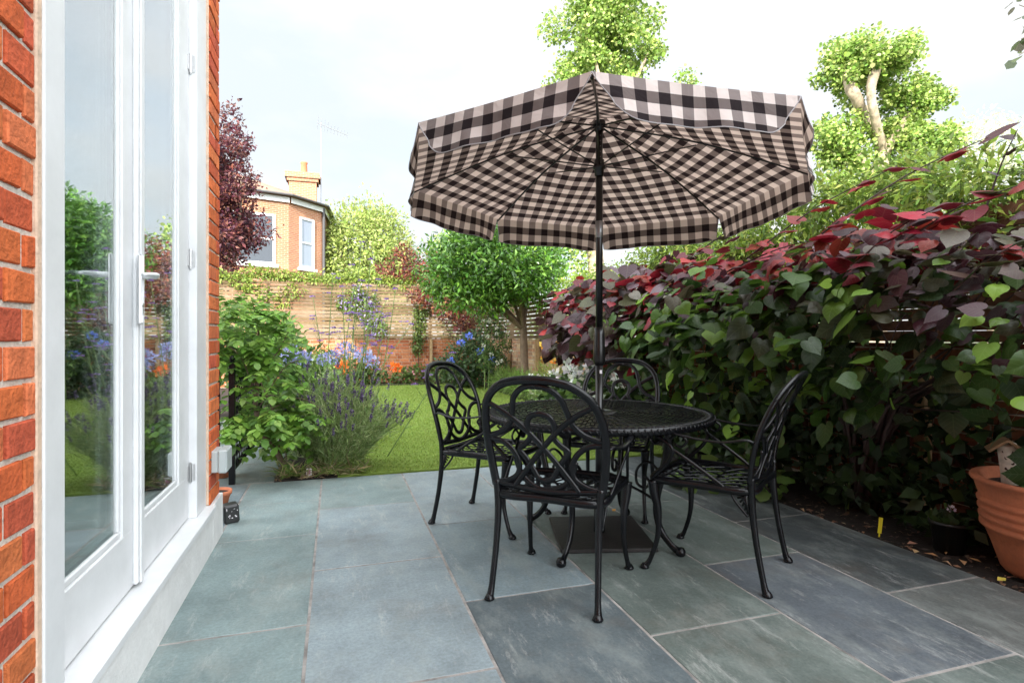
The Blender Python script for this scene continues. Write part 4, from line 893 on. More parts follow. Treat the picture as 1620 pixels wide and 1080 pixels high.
# rounded pale green tree behind the house
rt = [(1.4, 28, 4.4, 2.25, 2.2, 3.2)]*5 + lumps((1.4, 28, 4.6), (2.2, 2.2, 3.2), 60, .6, 8) + [(-.1, 28, 4.6, 1.1, 1.1, 3.0), (2.9, 28, 3.2, 1.1, 1, 1.7)]
tree('round_tree', 'broad pale green rounded tree beyond the fence to the right of the distant house', (1.4, 28.2, -.05), rt, 24000, .17, [(.30,.38,.09),(.36,.44,.12),(.24,.33,.07),(.42,.47,.18)], .2, 1.8, inner=.6)
# red maple over the far fence
rm = lumps((2.6, 14.7, 2.55), (1.3, .5, .42), 26, .26, 11) + [(2.2, 14.0, 2.2, .6, .35, .3), (2.9, 13.5, 2.0, .5, .35, .35), (3.1, 13.2, 1.7, .4, .3, .35), (1.5, 14.5, 2.5, .5, .3, .15), (1.9, 14.6, 3.0, .3, .3, .25), (2.6, 14.4, 3.1, .45, .3, .3)]
tree('maple_tree', 'small rust red leaved maple leaning over the far corner of the fence', (2.95, 13.6, -.05), rm, 13000, .08, [(.17,.035,.025),(.11,.025,.025),(.22,.06,.03),(.26,.12,.05),(.07,.02,.022)], .03, 1.3, 'twig', inner=.2, wig=.12, rough=.4)
# two pollarded plane trees
PLN = [(.26,.38,.07),(.34,.45,.10),(.19,.31,.05),(.42,.50,.17),(.14,.25,.04)]
def at(px, py, d):                                   # a point d metres out along the view through a photo pixel
    l = (px-810)/900*d; return (l*c_+d*s_y, -l*s_y+d*c_, CAMZ+(533-py)/900*d)
def puff(px, py, rp, d, ry=None, dd=0): p = at(px, py, d+dd); r = rp/900*d; return (*p, r, r, (ry or rp)/900*d)
def scatter_puffs(c, r, k, lr, d, seed):
    return [(x, y, z, a, b, q) for (x, y, z, a, b, q) in lumps(at(c[0], c[1], d), (r[0]/900*d, r[0]/900*d, r[1]/900*d), k, lr/900*d, seed)]
D1 = 24; b1 = at(955, 540, D1)
p1 = scatter_puffs((960, 25), (88, 60), 30, 26, D1, 21) + scatter_puffs((965, 95), (92, 42), 26, 22, D1, 22) + scatter_puffs((950, 180), (120, 70), 26, 26, D1, 23) + scatter_puffs((900, 300), (60, 90), 12, 26, D1, 24) + [puff(1085, 128, 20, D1), puff(870, 140, 14, D1), puff(700, 400, 26, D1, 30), puff(920, 400, 26, D1, 40)]
tree('plane_tree', 'tall bright green leafy plane tree rising behind the top of the parasol', (b1[0], b1[1], -.05), p1, 34000, .125, PLN, .4, 5.5, 'pale_bark', 'round', inner=.25, wig=.5, rough=.35)
D2 = 18; b2 = at(1385, 540, D2)
p2 = [puff(1402, 88, 24, D2, dd=-.6), puff(1334, 104, 26, D2, dd=-.4), puff(1328, 222, 20, D2, dd=-.4), puff(1442, 168, 20, D2, dd=-.3), puff(1380, 90, 22, D2, dd=-.8), puff(1350, 118, 12, D2, dd=-.9)] + scatter_puffs((1378, 105), (72, 52), 26, 22, D2, 31) + scatter_puffs((1330, 125), (32, 40), 8, 18, D2, 32) + scatter_puffs((1440, 175), (58, 45), 20, 20, D2, 33) + scatter_puffs((1335, 230), (48, 48), 18, 20, D2, 34) + scatter_puffs((1445, 235), (58, 48), 20, 22, D2, 35) + scatter_puffs((1350, 300), (70, 40), 16, 22, D2, 36) + scatter_puffs((1420, 320), (80, 50), 16, 26, D2, 37)
r_ = empty('plane_tree', (b2[0], b2[1], 0), 'pollarded plane tree with thick pale knuckled limbs at the upper right', 'tree'); crown('crown', p2, 38000, .10, PLN, 'round', 'leaf', r_, inner=.25, rough=.35, var=.25)
m_ = MB(); q = lambda px, py, dd=0: at(px, py, D2+dd)
m_.sweep([(b2[0], b2[1], -.1), q(1385, 400), q(1388, 300), q(1395, 235), q(1372, 190), q(1366, 170)], [0.7, .6, .5, .4, .36, .4], seg=12, sub=5, ref=(1, 0, 0))
m_.sweep([q(1395, 240), q(1385, 190, -.6), q(1378, 150, -.8), q(1383, 118, -.8), q(1400, 96, -.5)], [.3, .26, .25, .30, .10], seg=10, sub=5, ref=(1, 0, 0))
m_.sweep([q(1368, 195), q(1356, 158, -.5), q(1346, 140, -.5), q(1334, 112, -.2)], [.36, .32, .36, .12], seg=10, sub=5, ref=(1, 0, 0))
m_.sweep([q(1388, 300), q(1365, 258, -.3), q(1345, 235, -.2), q(1330, 225, -.1)], [.4, .3, .2, .08], seg=9, sub=5, ref=(1, 0, 0))
m_.sweep([q(1395, 250), q(1425, 200, -.3), q(1440, 175, -.1)], [.35, .22, .08], seg=9, sub=5, ref=(1, 0, 0)); m_.build('trunk', 'pale_bark', r_, True); place(r_)
D3 = 26; b3 = at(1570, 540, D3)
p3 = scatter_puffs((1575, 235), (60, 65), 26, 24, D3, 41) + scatter_puffs((1600, 300), (90, 60), 18, 30, D3, 42) + scatter_puffs((1480, 300), (60, 40), 10, 26, D3, 43)
tree('willow_tree', 'faint pale feathery tree low on the sky at the far right', (b3[0], b3[1], -.05), p3, 3600, .26, [(.55,.60,.38),(.62,.64,.46)], .25, 3.5, 'pale_bark', 'narrow', inner=.1, rough=.5, wig=.3)
# twigs of a tree beyond the right edge
p4 = [puff(1612, 8, 12, 3.4), puff(1616, 62, 10, 3.4), puff(1612, 88, 14, 3.4), puff(1618, 30, 14, 3.4), puff(1660, 60, 45, 3.5), puff(1700, 0, 60, 3.6), puff(1720, 120, 50, 3.7)]
p4 = [(a, b, c, x*.9, y*.9, z*.9) for a, b, c, x, y, z in p4]
bb = at(1900, 540, 4.2); e_ = empty('birch_tree', (bb[0], bb[1], 0), 'grey green leaf sprays of a tree hanging in at the top right corner', 'tree'); crown('crown', p4, 150, .055, [(.13,.17,.09),(.17,.21,.10),(.2,.2,.14)], 'round', 'leaf', e_, inner=.1, droop=.6)
m_ = MB(); m_.sweep([(bb[0], bb[1], -.1), (bb[0], bb[1], 1.5), (bb[0]+.1, bb[1], 3.6)], [.16, .13, .08], ref=(1, 0, 0))
for a in p4: m_.sweep([(bb[0], bb[1], 2.5), tuple((Vector((bb[0], bb[1], 3.1))+Vector(at(1720, 40, 3.6)))/2), at(1700, 40, 3.6), a[:3]], [.05, .03, .012, .004], ref=(1, 0, 0), seg=6)
m_.build('trunk', 'pale_bark', e_, True); place(e_)
# low greenery far beyond the fences, so that no bare field shows
hb = [(x, 34+random.uniform(-2, 3), 1.4, 2.6, 1.5, 1.6+random.uniform(0, .9)) for x in np.arange(-16, 36, 1.9)]
ho = crown('distant_hedge', hb, 9000, .4, [(.12,.18,.05),(.16,.22,.07),(.10,.15,.04)], inner=.7); tag(ho, 'hazy green hedge line far beyond the garden', 'hedge', kind='stuff')

# ------------------------------------------------------------------ distant house
dh = empty('distant_house', (-1.8, 24.6, 0), 'pale orange brick house with slate roof beyond the far fence at the left', 'house')
FP = [(-9.0, 22.3), (-1.78, 24.65), (-.52, 26.15), (-.30, 28.6), (-.30, 36), (-12, 36)]; EZ = 6.75
m_ = MB(); s0 = 0
for i in range(len(FP)):
    a, b = FP[i], FP[(i+1) % len(FP)]; l = math.dist(a, b); m_.add([(*a, 0), (*b, 0), (*b, EZ), (*a, EZ)], [(0, 1, 2, 3)], None, [(s0, 0), (s0+l, 0), (s0+l, EZ), (s0, EZ)]); s0 += l
m_.build('wall', 'far_brick', dh)
cx0, cy0 = -5.2, 30.0; ov = [(cx0+(x-cx0)*1.05, cy0+(y-cy0)*1.06) for x, y in FP]
m_ = MB(); m_.add([(*p, EZ+.05) for p in ov]+[(-6.5, 28, 8.9), (-4.0, 29.5, 8.7)], [(0, 1, 6), (1, 2, 6), (2, 3, 7, 6), (3, 4, 7), (4, 5, 7), (5, 0, 6, 7), (5, 4, 3, 2, 1, 0)]); rf = m_.build('roof', 'tile', dh)
m_ = MB()
for i in range(4): m_.sweep([(*ov[i], EZ+.04), (*ov[i+1], EZ+.04)], .10, .09, sub=1, seg=8)
m_.build('gutter', 'lead', dh)
m_ = MB()
for i in range(4):
    a, b = Vector((*FP[i], 0)), Vector((*FP[i+1], 0)); d = (b-a).normalized(); n = Vector((d.y, -d.x, 0)); m_.add([tuple(a+n*.12+Vector((0, 0, EZ-.22))), tuple(b+n*.12+Vector((0, 0, EZ-.22))), tuple(b+n*.12+Vector((0, 0, EZ))), tuple(a+n*.12+Vector((0, 0, EZ)))], [(0, 1, 2, 3)])
m_.build('fascia', 'white_paint', dh)
def win(a, b, t0, t1, z0, z1, lit=False):
    a, b = Vector((*a, 0)), Vector((*b, 0)); d = (b-a).normalized(); n = Vector((d.y, -d.x, 0)); L_ = (b-a).length
    Mx = Matrix((( d.x, n.x, 0, a.x), (d.y, n.y, 0, a.y), (0, 0, 1, 0), (0, 0, 0, 1)))
    w = MB(); x0, x1 = L_*t0, L_*t1; f = .09
    w.box((x0, -.05, z0), (x0+f, .05, z1)); w.box((x1-f, -.05, z0), (x1, .05, z1)); w.box((x0+f, -.05, z1-f), (x1-f, .05, z1)); w.box((x0+f, -.05, z0), (x1-f, .05, z0+f)); w.box((x0+f, -.03, (z0+z1)/2-.03), (x1-f, .04, (z0+z1)/2+.03)); w.box((x0-.1, -.05, z0-.12), (x1+.1, .12, z0-.002))
    wo = w.xform(Mx).build('window', 'white_paint', dh); p = MB(); p.box((x0+f, -.04, z0+f), (x1-f, .01, (z0+z1)/2-.03)); p.box((x0+f, -.04, (z0+z1)/2+.03), (x1-f, .01, z1-f)); p.xform(Mx).build('pane', 'blind' if lit else 'dark_glass', wo)
win(FP[1], FP[2], .30, .72, 4.0, 6.1, True); win(FP[0], FP[1], .72, .93, 4.0, 6.0); win(FP[0], FP[1], .35, .55, 4.0, 6.0)
m_ = MB(); m_.cyl((FP[2][0]+.05, FP[2][1]-.1, 0), (FP[2][0]+.05, FP[2][1]-.1, 6.7), .06, 10); m_.build('downpipe', 'lead', dh)
chx, chy = -1.35, 27.6; c3 = MB(); uvbox(c3, (chx-.62, chy-.4, 6.8), (chx+.55, chy+.4, 8.1)); uvbox(c3, (chx-.7, chy-.48, 8.1), (chx+.63, chy+.48, 8.25)); uvbox(c3, (chx-.78, chy-.55, 8.25), (chx+.71, chy+.55, 8.5)); co = c3.build('chimney', 'far_brick', rf)
c4 = MB(); c4.lathe([(.16, 0), (.15, .1), (.13, .5), (.16, .55), (.15, .6), (.11, .6)], (chx-.0, chy, 8.48), 16); c4.build('chimney_pot', 'terracotta', co, True) if False else c4.build('chimney_pot', 'terracotta', rf, True)
place(dh)
an = empty('television_aerial', (-.75, 27.6, 7.4), 'thin metal television aerial on a mast above the chimney of the distant house', 'aerial')
m_ = MB(); m_.cyl((-.62, 27.7, 7.2), (-.62, 27.7, 11.0), .022, 6); m_.build('mast', 'alu', an)
m_ = MB(); m_.cyl((-.75, 27.5, 10.9), (.55, 28.0, 10.65), .016, 6)
for i in range(10): t = i/9; x, y, z = -.75+1.3*t, 27.5+.5*t, 10.9-.25*t; l = .32-.02*i; m_.cyl((x-.1*l, y+l*.3, z-l*.9), (x+.1*l, y-l*.3, z+l*.9), .007, 5)
m_.build('array', 'alu', an); place(an)

# ------------------------------------------------------------------ planting beside the lawn on the left
def pinnate(name, parent, base, tips, nl, ls, cols, m='leaf'):
    """compound leaves: a drooping stalk with paired leaflets"""
    P = []; D = []; N = []
    for a, b in zip(base, tips):
        a, b = Vector(a), Vector(b); mid = a.lerp(b, .5)+Vector((0, 0, (b-a).length*.22)); 
        for i in range(nl):
            t = (i+1)/nl; p = a*(1-t)**2+mid*2*t*(1-t)+b*t*t; tg = (b*t+mid*(1-2*t)-a*(1-t)).normalized()
            sd = tg.cross(Vector((0, 0, 1))).normalized()
            for q in (-1, 1):
                P.append(p); D.append(tg*.45+sd*q+Vector((0, 0, -.25+random.gauss(0, .12)))); N.append(Vector((random.gauss(0, .25), random.gauss(0, .25), 1)))
        P.append(b); D.append(tg+Vector((0, 0, -.3))); N.append(Vector((0, 0, 1)))
    n = len(P); return leafmesh(name, np.array(P), np.array(D), np.array(N), ls*(1+rng.normal(0, .2, n)), pal(cols, n, .2), 'round', m, parent, wid=.72)
GW = [(.13,.27,.035),(.18,.34,.045),(.09,.19,.03),(.24,.40,.07)]
w_ = empty('leafy_shrub', (-.42, 5.0, 0), 'fresh green bushy shrub of compound leaves growing by the black railing on the left', 'shrub')
bs = []; tp = []
for (cx_, cy_, cz_, rx_, rz_, n_) in ((-.74, 5.1, 1.17, .30, .28, 84), (-.52, 5.2, .98, .28, .2, 30), (-.50, 4.95, .50, .30, .16, 66), (-.52, 5.1, .76, .2, .2, 16), (-.28, 5.0, .45, .18, .14, 18), (-.62, 5.0, .44, .2, .14, 26), (-.95, 5.3, 1.2, .3, .3, 30)):
    for i in range(n_):
        u = Vector(unit(1)[0]); a = Vector((cx_+u.x*rx_*.45, cy_+u.y*.26, cz_+u.z*rz_*.6)); bs.append(a); d = Vector((u.x+.1, u.y-.25, .1+.4*u.z)).normalized()*random.uniform(.16, .30); tp.append(a+d+Vector((0, 0, -.07)))
pinnate('foliage', w_, bs, tp, 6, .068, GW)
m_ = MB(); m_.sweep([(-.34, 4.93, -.02), (-.45, 4.98, .18), (-.60, 5.05, .42), (-.62, 5.1, .8), (-.6, 5.1, 1.2)], [.05, .045, .04, .03, .012], ref=(0, 1, 0)); m_.sweep([(-.46, 4.99, .18), (-.40, 5.0, .35), (-.3, 5.0, .5)], [.03, .02, .01], ref=(0, 1, 0))
for i in range(14): t = Vector(random.choice(tp)); m_.sweep([(-.6, 5.05, .45+random.random()*.4), tuple((t+Vector((-.55, 5.05, .8)))/2), tuple(t)], [.014, .009, .004], seg=5, ref=(0, 1, 0))
m_.build('trunk', 'bark', w_, True); place(w_)
def stems(mb, base, tips, w=.004, bend=.1):
    for t in tips:
        a = Vector(base) if not isinstance(base, list) else Vector(random.choice(base)); t = Vector(t); m1 = a.lerp(t, .5)+Vector((random.gauss(0, bend), random.gauss(0, bend), 0)); mb.sweep([a, m1, t], [w*1.4, w, w*.6], seg=4, sub=3, ref=(0, 1, 0), caps=False)
def lavender(label, c, r, h, n, nf, fcols, scols, side=(0, 0)):
    e = empty('lavender_plant', c, label, 'lavender', 'lavender bushes at the patio edge'); T = []; B_ = []
    for i in range(n):
        a = random.uniform(0, 2*math.pi); q = random.random()**.5; B_.append(Vector((c[0]+r*.3*q*math.cos(a), c[1]+r*.3*q*math.sin(a), 0)))
        T.append(Vector((c[0]+r*q*math.cos(a)*1.15+side[0]*random.random(), c[1]+r*q*math.sin(a)+side[1]*random.random(), h*(1-.45*q*q)*random.uniform(.72, 1.1))))
    P = []; D = []; N = []
    for a, t in zip(B_, T):
        for k in range(26):
            u_ = random.uniform(.10, .92); p = a.lerp(t, u_)+Vector((0, 0, .25*h*u_*(1-u_))); P.append(p); D.append((t-a).normalized()*.8+Vector(unit(1)[0])*.7); N.append(Vector(unit(1)[0])+Vector((0, 0, .6)))
    leafmesh('foliage', np.array(P), np.array(D), np.array(N), .062*(.7+.6*rng.random(len(P))), pal(scols, len(P)), 'blade', 'leaf', e, wid=1.6)
    m_ = MB()
    for a, t in zip(B_, T): mid = a.lerp(t, .5)+Vector((0, 0, .07*h)); m_.sweep([a, mid, t], [.004, .003, .002], seg=3, sub=3, ref=(0, 1, 0), caps=False)
    m_.build('stem', 'green_stem', e)
    P = []; D = []; N = []
    for i in random.sample(range(n), nf):
        t = T[i]; ax = (t-B_[i]).normalized()*.5+Vector((0, 0, .5))
        for k in range(22): P.append(t+ax*(k*.0026-.03)); D.append(ax*.5+Vector(unit(1)[0])*.9); N.append(Vector(unit(1)[0]))
    leafmesh('flower_spikes', np.array(P), np.array(D), np.array(N), .016, pal(fcols, len(P), .3), 'petal', 'petal', e, wid=1.4); place(e); return e
LV = [(.12,.075,.19),(.16,.10,.25),(.08,.05,.12),(.22,.16,.29)]; LS = [(.26,.36,.12),(.33,.42,.17),(.20,.29,.09),(.40,.45,.22)]
lavender('tall lavender bush in flower spilling onto the lawn', (.03, 4.98, 0), .36, .78, 340, 170, LV, LS, (.24, -.0))
lavender('loose lavender bush between the leafy shrub and the taller flowering one', (-.12, 5.25, 0), .30, .88, 190, 60, LV, LS)
e = empty('ornamental_grass', (-.02, 4.88, 0), 'tuft of dry strappy leaves flopping over the paving edge on the left', 'plant'); n = 420; u_ = unit(n); u_[:, 2] = abs(u_[:, 2])*.5+.08; u_[:, 1] = -abs(u_[:, 1])*.7
P = np.c_[rng.uniform(-.44, .24, n), 4.765+.28*rng.random(n)**1.8, rng.uniform(.0, .06, n)]; leafmesh('foliage', P, u_, unit(n)+[0, 0, 1.2], .16*(.4+.8*rng.random(n)), pal([(.17,.25,.05),(.24,.3,.07),(.36,.29,.16),(.42,.34,.20),(.14,.22,.05)], n), 'blade', 'leaf', e, wid=1.3); place(e)
def flowerheads(parent, tops, r, n, cols, ps, name='flower_head', flat=False):
    for t in tops:
        u_ = unit(n)
        if flat: u_[:, 2] = abs(u_[:, 2])*.4
        P = np.array(t)+u_*r*(.35+.65*rng.random((n, 1)))*([1, 1, .45] if flat else [1, 1, .8]); o = leafmesh(name, P, u_+[0, 0, .3], unit(n), ps*(1+rng.normal(0, .2, n)), pal(cols, n, .2), 'petal', 'petal', parent, wid=1.3)
e = empty('agapanthus_plant', (-.1, 6.1, 0), 'clump of blue agapanthus flower heads behind the lavender', 'flowers')
AG = [(-.42, 6.0, .97), (-.30, 6.15, .90), (-.02, 6.05, .92), (.10, 6.1, 1.0), (.16, 6.3, .95), (.30, 6.1, .93), (-.1, 6.3, .88), (.38, 6.3, .86), (-.45, 6.3, .86)]
flowerheads(e, AG, .085, 90, [(.40,.42,.74),(.50,.52,.80),(.30,.32,.66)], .030); m_ = MB(); stems(m_, [(-.1, 6.1, 0), (.1, 6.2, 0), (-.3, 6.1, 0)], AG, .007, .04); m_.build('stem', 'green_stem', e)
n = 380; a = rng.uniform(0, 2*math.pi, n); P = np.c_[-.05+.35*np.cos(a)*rng.random(n), 6.15+.25*np.sin(a), rng.random(n)*.45]; leafmesh('foliage', P, np.c_[np.cos(a)*.5, np.sin(a)*.4, np.full(n, 1.)]+unit(n)*.3, unit(n), .34*(.5+.6*rng.random(n)), pal([(.12,.22,.04),(.17,.27,.06),(.09,.16,.03)], n), 'blade', 'leaf', e, wid=1.2); place(e)
def verbena(label, base, tips, side=.06):
    e = empty('verbena_plant', base, label, 'flowers'); T = []; m_ = MB()
    for t in tips:
        t = Vector(t); b = Vector(base)+Vector((random.uniform(-.08, .08), random.uniform(-.05, .05), 0)); mid = b.lerp(t, .55)+Vector((random.gauss(0, .03), random.gauss(0, .03), .04)); m_.sweep([b, mid, t], [.011, .009, .006], seg=5, sub=5, ref=(0, 1, 0))
        T.append(t)
        for k in range(5):
            u_ = random.uniform(.55, .92); p = b.lerp(t, u_); q = p+Vector((random.gauss(0, side), random.gauss(0, side), random.uniform(.06, .16))); m_.sweep([p, q], [.005, .004], seg=4, sub=1, ref=(0, 1, 0)); T.append(q)
    m_.build('stem', 'green_stem', e, True); flowerheads(e, T, .022, 26, [(.30,.16,.50),(.40,.24,.62),(.20,.10,.36)], .014, flat=True)
    P = [Vector(base).lerp(Vector(t), random.uniform(.1, .6)) for t in tips for _ in range(10)]; n = len(P); leafmesh('foliage', np.array(P), unit(n)+[0, 0, .4], unit(n), .06, pal([(.12,.2,.05)], n), 'blade', 'leaf', e, wid=1.5); place(e)
verbena('tall wiry verbena stems with small mauve flower heads rising above the lavender', (.16, 5.15, 0), [(.22, 5.1, 1.94), (.30, 5.15, 1.80), (.36, 5.1, 1.62), (.06, 5.1, 1.55), (.52, 5.2, 1.55), (.44, 5.1, 1.30), (.18, 5.2, 1.45)])
verbena('second wiry verbena with mauve heads standing further left behind the lavender', (-.05, 5.7, 0), [(-.02, 5.7, 1.72), (.18, 5.8, 1.62), (.34, 5.8, 1.42), (.5, 5.9, 1.5), (-.2, 5.7, 1.5), (.75, 5.9, 1.25)])
verbena('single thin verbena stem leaning out to the right over the lawn', (.45, 4.95, .1), [(.98, 4.9, .98)])
# borders at the far end
def bush(name, label, clumps, n, size, cols, kind='simple', m='leaf', cat='plant', fl=None, group=None, wid=1.0, inner=.3, up=.6, stemr=.012):
    c0 = clumps[0]; e = empty(name, (c0[0], c0[1], 0), label, cat, group); crown('foliage', clumps, n, size, cols, kind, m, e, inner=inner, up=up, wid=wid)
    if fl: flowerheads(e, fl[0], fl[1], fl[2], fl[3], fl[4], 'flower')
    s_ = MB()
    for c in clumps[:6]: s_.sweep([(c[0], c[1], -.02), (c[0]+.02, c[1], c[2]*.6), (c[0], c[1], c[2])], [stemr*2, stemr*1.5, stemr], seg=5, ref=(0, 1, 0))
    s_.build('stem', 'green_stem', e); place(e); return e
DG = [(.045,.085,.025),(.06,.11,.03),(.035,.07,.02)]; MG = [(.10,.18,.035),(.14,.23,.05),(.08,.15,.03)]
bush('hydrangea_bush', 'dark green bush with a few round blue flowers in the far fence corner', [(2.85, 12.3, .55, .6, .6, .6), (2.5, 12.2, .4, .4, .4, .4), (3.2, 12.0, .5, .4, .5, .5), (2.95, 12.4, 1.0, .35, .35, .3)], 4200, .085, DG, fl=([(2.95, 11.72, .82), (2.55, 11.8, 1.0), (2.35, 11.9, .6), (3.2, 11.6, .62), (2.75, 11.9, 1.15)], .075, 60, [(.12,.2,.75),(.2,.3,.85)], .045), cat='bush')
bush('flowering_shrub', 'small climber with tiny white flowers beside the trunk of the evergreen tree', [(3.15, 11.2, 1.0, .35, .3, .3), (3.0, 11.3, .7, .3, .3, .3), (2.95, 11.4, 1.6, .25, .25, .35), (3.2, 11.2, 1.4, .2, .2, .3)], 1700, .06, MG+DG, fl=([(3.15+random.uniform(-.35, .3), 10.95, .9+random.uniform(-.3, .8)) for _ in range(18)], .03, 16, [(.8,.8,.7)], .035), cat='shrub')
bush('border_plant', 'dark leafy plant against the brick wall at the far left end of the lawn', [(.35, 13.5, .35, .5, .3, .35), (.8, 13.6, .25, .4, .2, .25), (-.3, 13.5, .45, .4, .3, .4)], 1500, .10, MG+DG)
bush('border_plant', 'low plant with tiny pink dots at the brick wall right of the narrow climber', [(1.9, 13.55, .22, .4, .2, .25), (2.35, 13.5, .25, .3, .2, .25), (1.5, 13.6, .18, .3, .2, .2)], 1200, .09, MG+[(.16,.1,.06)], fl=([(2.3, 13.3, .35), (2.1, 13.3, .4), (1.75, 13.35, .3)], .03, 14, [(.7,.3,.4)], .03))
bush('poppy_plant', 'single orange poppy bloom beside the lavender at the far brick wall', [(.92, 9.0, .30, .16, .15, .3), (.8, 9.1, .3, .2, .15, .25)], 260, .09, MG, fl=([(.92, 8.9, .68), (1.0, 8.95, .62)], .055, 26, [(.9,.25,.03),(.85,.18,.02)], .06), cat='flowers') if False else None
e = empty('poppy_plant', (.62, 8.9, 0), 'orange poppy blooms just behind the tall lavender', 'flowers'); flowerheads(e, [(.86, 8.9, .66), (.94, 8.95, .63), (.10, 7.9, .72)], .038, 26, [(.9,.22,.03),(.8,.15,.02)], .06, 'flower'); m_ = MB(); stems(m_, (.8, 9, 0), [(.86, 8.9, .66), (.94, 8.95, .63)], .007); stems(m_, (.1, 7.95, 0), [(.10, 7.9, .72)], .007); m_.build('stem', 'green_stem', e); place(e)
bl = [(-.35, y, .30+.1*math.sin(y*3), .28, .4, .34) for y in np.arange(5.6, 13.4, .45)] + [(-.05, y, .22, .16, .3, .22) for y in np.arange(6.8, 13.2, .6)]
bush('border_plant', 'long mixed bank of mid green plants down the left edge of the lawn', bl, 6500, .09, MG+LS, kind='simple')
bush('border_plant', 'tall leafy plant beside the path behind the railing', [(-.55, 6.4, .85, .3, .4, .5), (-.3, 6.5, .6, .3, .3, .4), (-.75, 7.2, .9, .4, .4, .5), (-1.3, 8.9, 1.0, .6, .4, .7), (-2.2, 9.2, .9, .6, .4, .6)], 3800, .10, GW+MG)
lil = [(3.22, 8.55, .95), (3.30, 8.5, .84), (3.38, 8.6, .98), (3.18, 8.4, .78), (3.35, 8.3, .75)]
bush('lily_plant', 'orange and yellow day lilies against the yellow brick wall', [(3.3, 8.5, .45, .25, .3, .38), (3.35, 8.2, .3, .2, .25, .3)], 800, .16, [(.30,.36,.06),(.2,.28,.05)], kind='blade', fl=(lil, .06, 26, [(.95,.36,.03),(.9,.25,.03),(.95,.6,.10)], .07), cat='flowers')
bush('border_plant', 'low strappy green plants along the right edge of the lawn', [(3.3+.08*math.sin(y*5), y, .26, .24, .3, .26) for y in np.arange(7.0, 11.6, .32)], 5200, .13, [(.16,.28,.05),(.22,.34,.07),(.12,.2,.04)], kind='blade', wid=1.4)
wf = [(2.75+random.uniform(-.3, .45), 5.9+random.uniform(-.5, .7), random.uniform(.45, .80)) for _ in range(26)]
bush('white_flowers', 'mass of white flowers on leafy stems behind the far armchair', [(2.9, 6.0, .38, .4, .4, .36), (2.7, 6.4, .34, .35, .4, .32), (3.2, 5.6, .4, .3, .4, .36), (3.0, 7.0, .3, .35, .4, .3)], 2600, .085, MG+DG, kind='round', fl=(wf, .05, 20, [(.85,.85,.82)], .062), cat='flowers')
bush('pale_flowers', 'frothy grey white flowers among green leaves left of the parasol pole', [(3.15, 7.4, .3, .3, .4, .3), (3.1, 8.0, .28, .3, .3, .25)], 1500, .06, [(.2,.3,.09),(.3,.36,.2)], fl=([(3.05+random.uniform(-.25, .3), 7.4+random.uniform(-.4, .7), random.uniform(.4, .62)) for _ in range(22)], .03, 14, [(.8,.8,.76)], .03), cat='flowers')
# dim plants in the bed under the big shrub
bush('geranium_plant', 'low mound of round scalloped leaves on the paving edge behind the right armchair', [(2.62, 3.62, .08, .22, .14, .09), (2.85, 3.35, .12, .16, .2, .12)], 190, .075, [(.10,.17,.03),(.13,.2,.045)], kind='round', wid=1.25, inner=.7, up=1.2)
bush('hellebore_plant', 'leafy clump coloured dark for the deep shade under the broad leaved shrub', [(3.25, 2.95, .26, .22, .4, .24), (3.3, 2.35, .18, .22, .3, .2), (3.15, 3.7, .3, .25, .5, .28), (3.1, 4.4, .3, .25, .4, .3), (3.5, 2.6, .5, .12, .5, .4), (3.5, 3.6, .5, .12, .5, .4), (3.5, 1.7, .6, .1, .4, .3), (3.5, 4.6, .5, .12, .5, .4)], 2300, .10, [tuple(.55*q for q in c) for c in DG], kind='simple', wid=1.3)  # greens darkened so the clump reads as the shrub's inner shadow

# ------------------------------------------------------------------ things in the near right corner
tp_ = empty('terracotta_pot', (3.225, 1.79, 0), 'large ribbed terracotta pot at the right edge of the patio', 'plant pot'); tp_.scale = (1, 1, .92)
prof = [(0, 0), (.185, 0), (.20, .02), (.235, .14), (.262, .215)]
for i in range(4): z = .225+i*.042; r0 = .272+.0035*i; prof += [(r0-.004, z-.008), (r0+.006, z+.002), (r0+.007, z+.016), (r0-.002, z+.026), (r0-.002, z+.030)]
prof += [(.293, .42), (.30, .455), (.312, .462), (.318, .475), (.312, .488), (.285, .486), (.275, .46), (.26, .41), (0, .41)]
m_ = MB(); m_.lathe(prof, (0, 0, 0), 72); m_.build('pot', 'terracotta', tp_, True)
m_ = MB(); m_.lathe([(.262, 0), (.2, .012), (.1, .02), (0, .02)], (0, 0, .435), 32); m_.build('compost', 'soil', tp_, True)
n = 46; a = rng.uniform(0, 2*math.pi, n); P = np.c_[.18*np.cos(a)*rng.random(n)-.05, .18*np.sin(a)*rng.random(n), np.full(n, .45)]; D = unit(n); D[:, 2] = abs(D[:, 2])+.4
leafmesh('seedlings', P, D, unit(n)+[0, 0, .5], .06*(.5+rng.random(n)), pal([(.12,.24,.04),(.09,.17,.04),(.25,.12,.12)], n), 'round', 'leaf', tp_, wid=.9)
bx = empty('insect_house', (3.09, 1.90, .41), 'small birch log insect house with drilled holes and a pitched bark roof in the pot', 'insect house', rz=R(10))
m_ = MB(); m_.sweep([(.03, 0, -.03), (.015, 0, .06), (-.012, 0, .155), (-.022, 0, .20)], [.078, .076, .074, .074], seg=20, sub=5, ref=(0, 1, 0)); m_.build('log', 'birch', bx, True)
vd = Vector((-.86, -.5, 0))
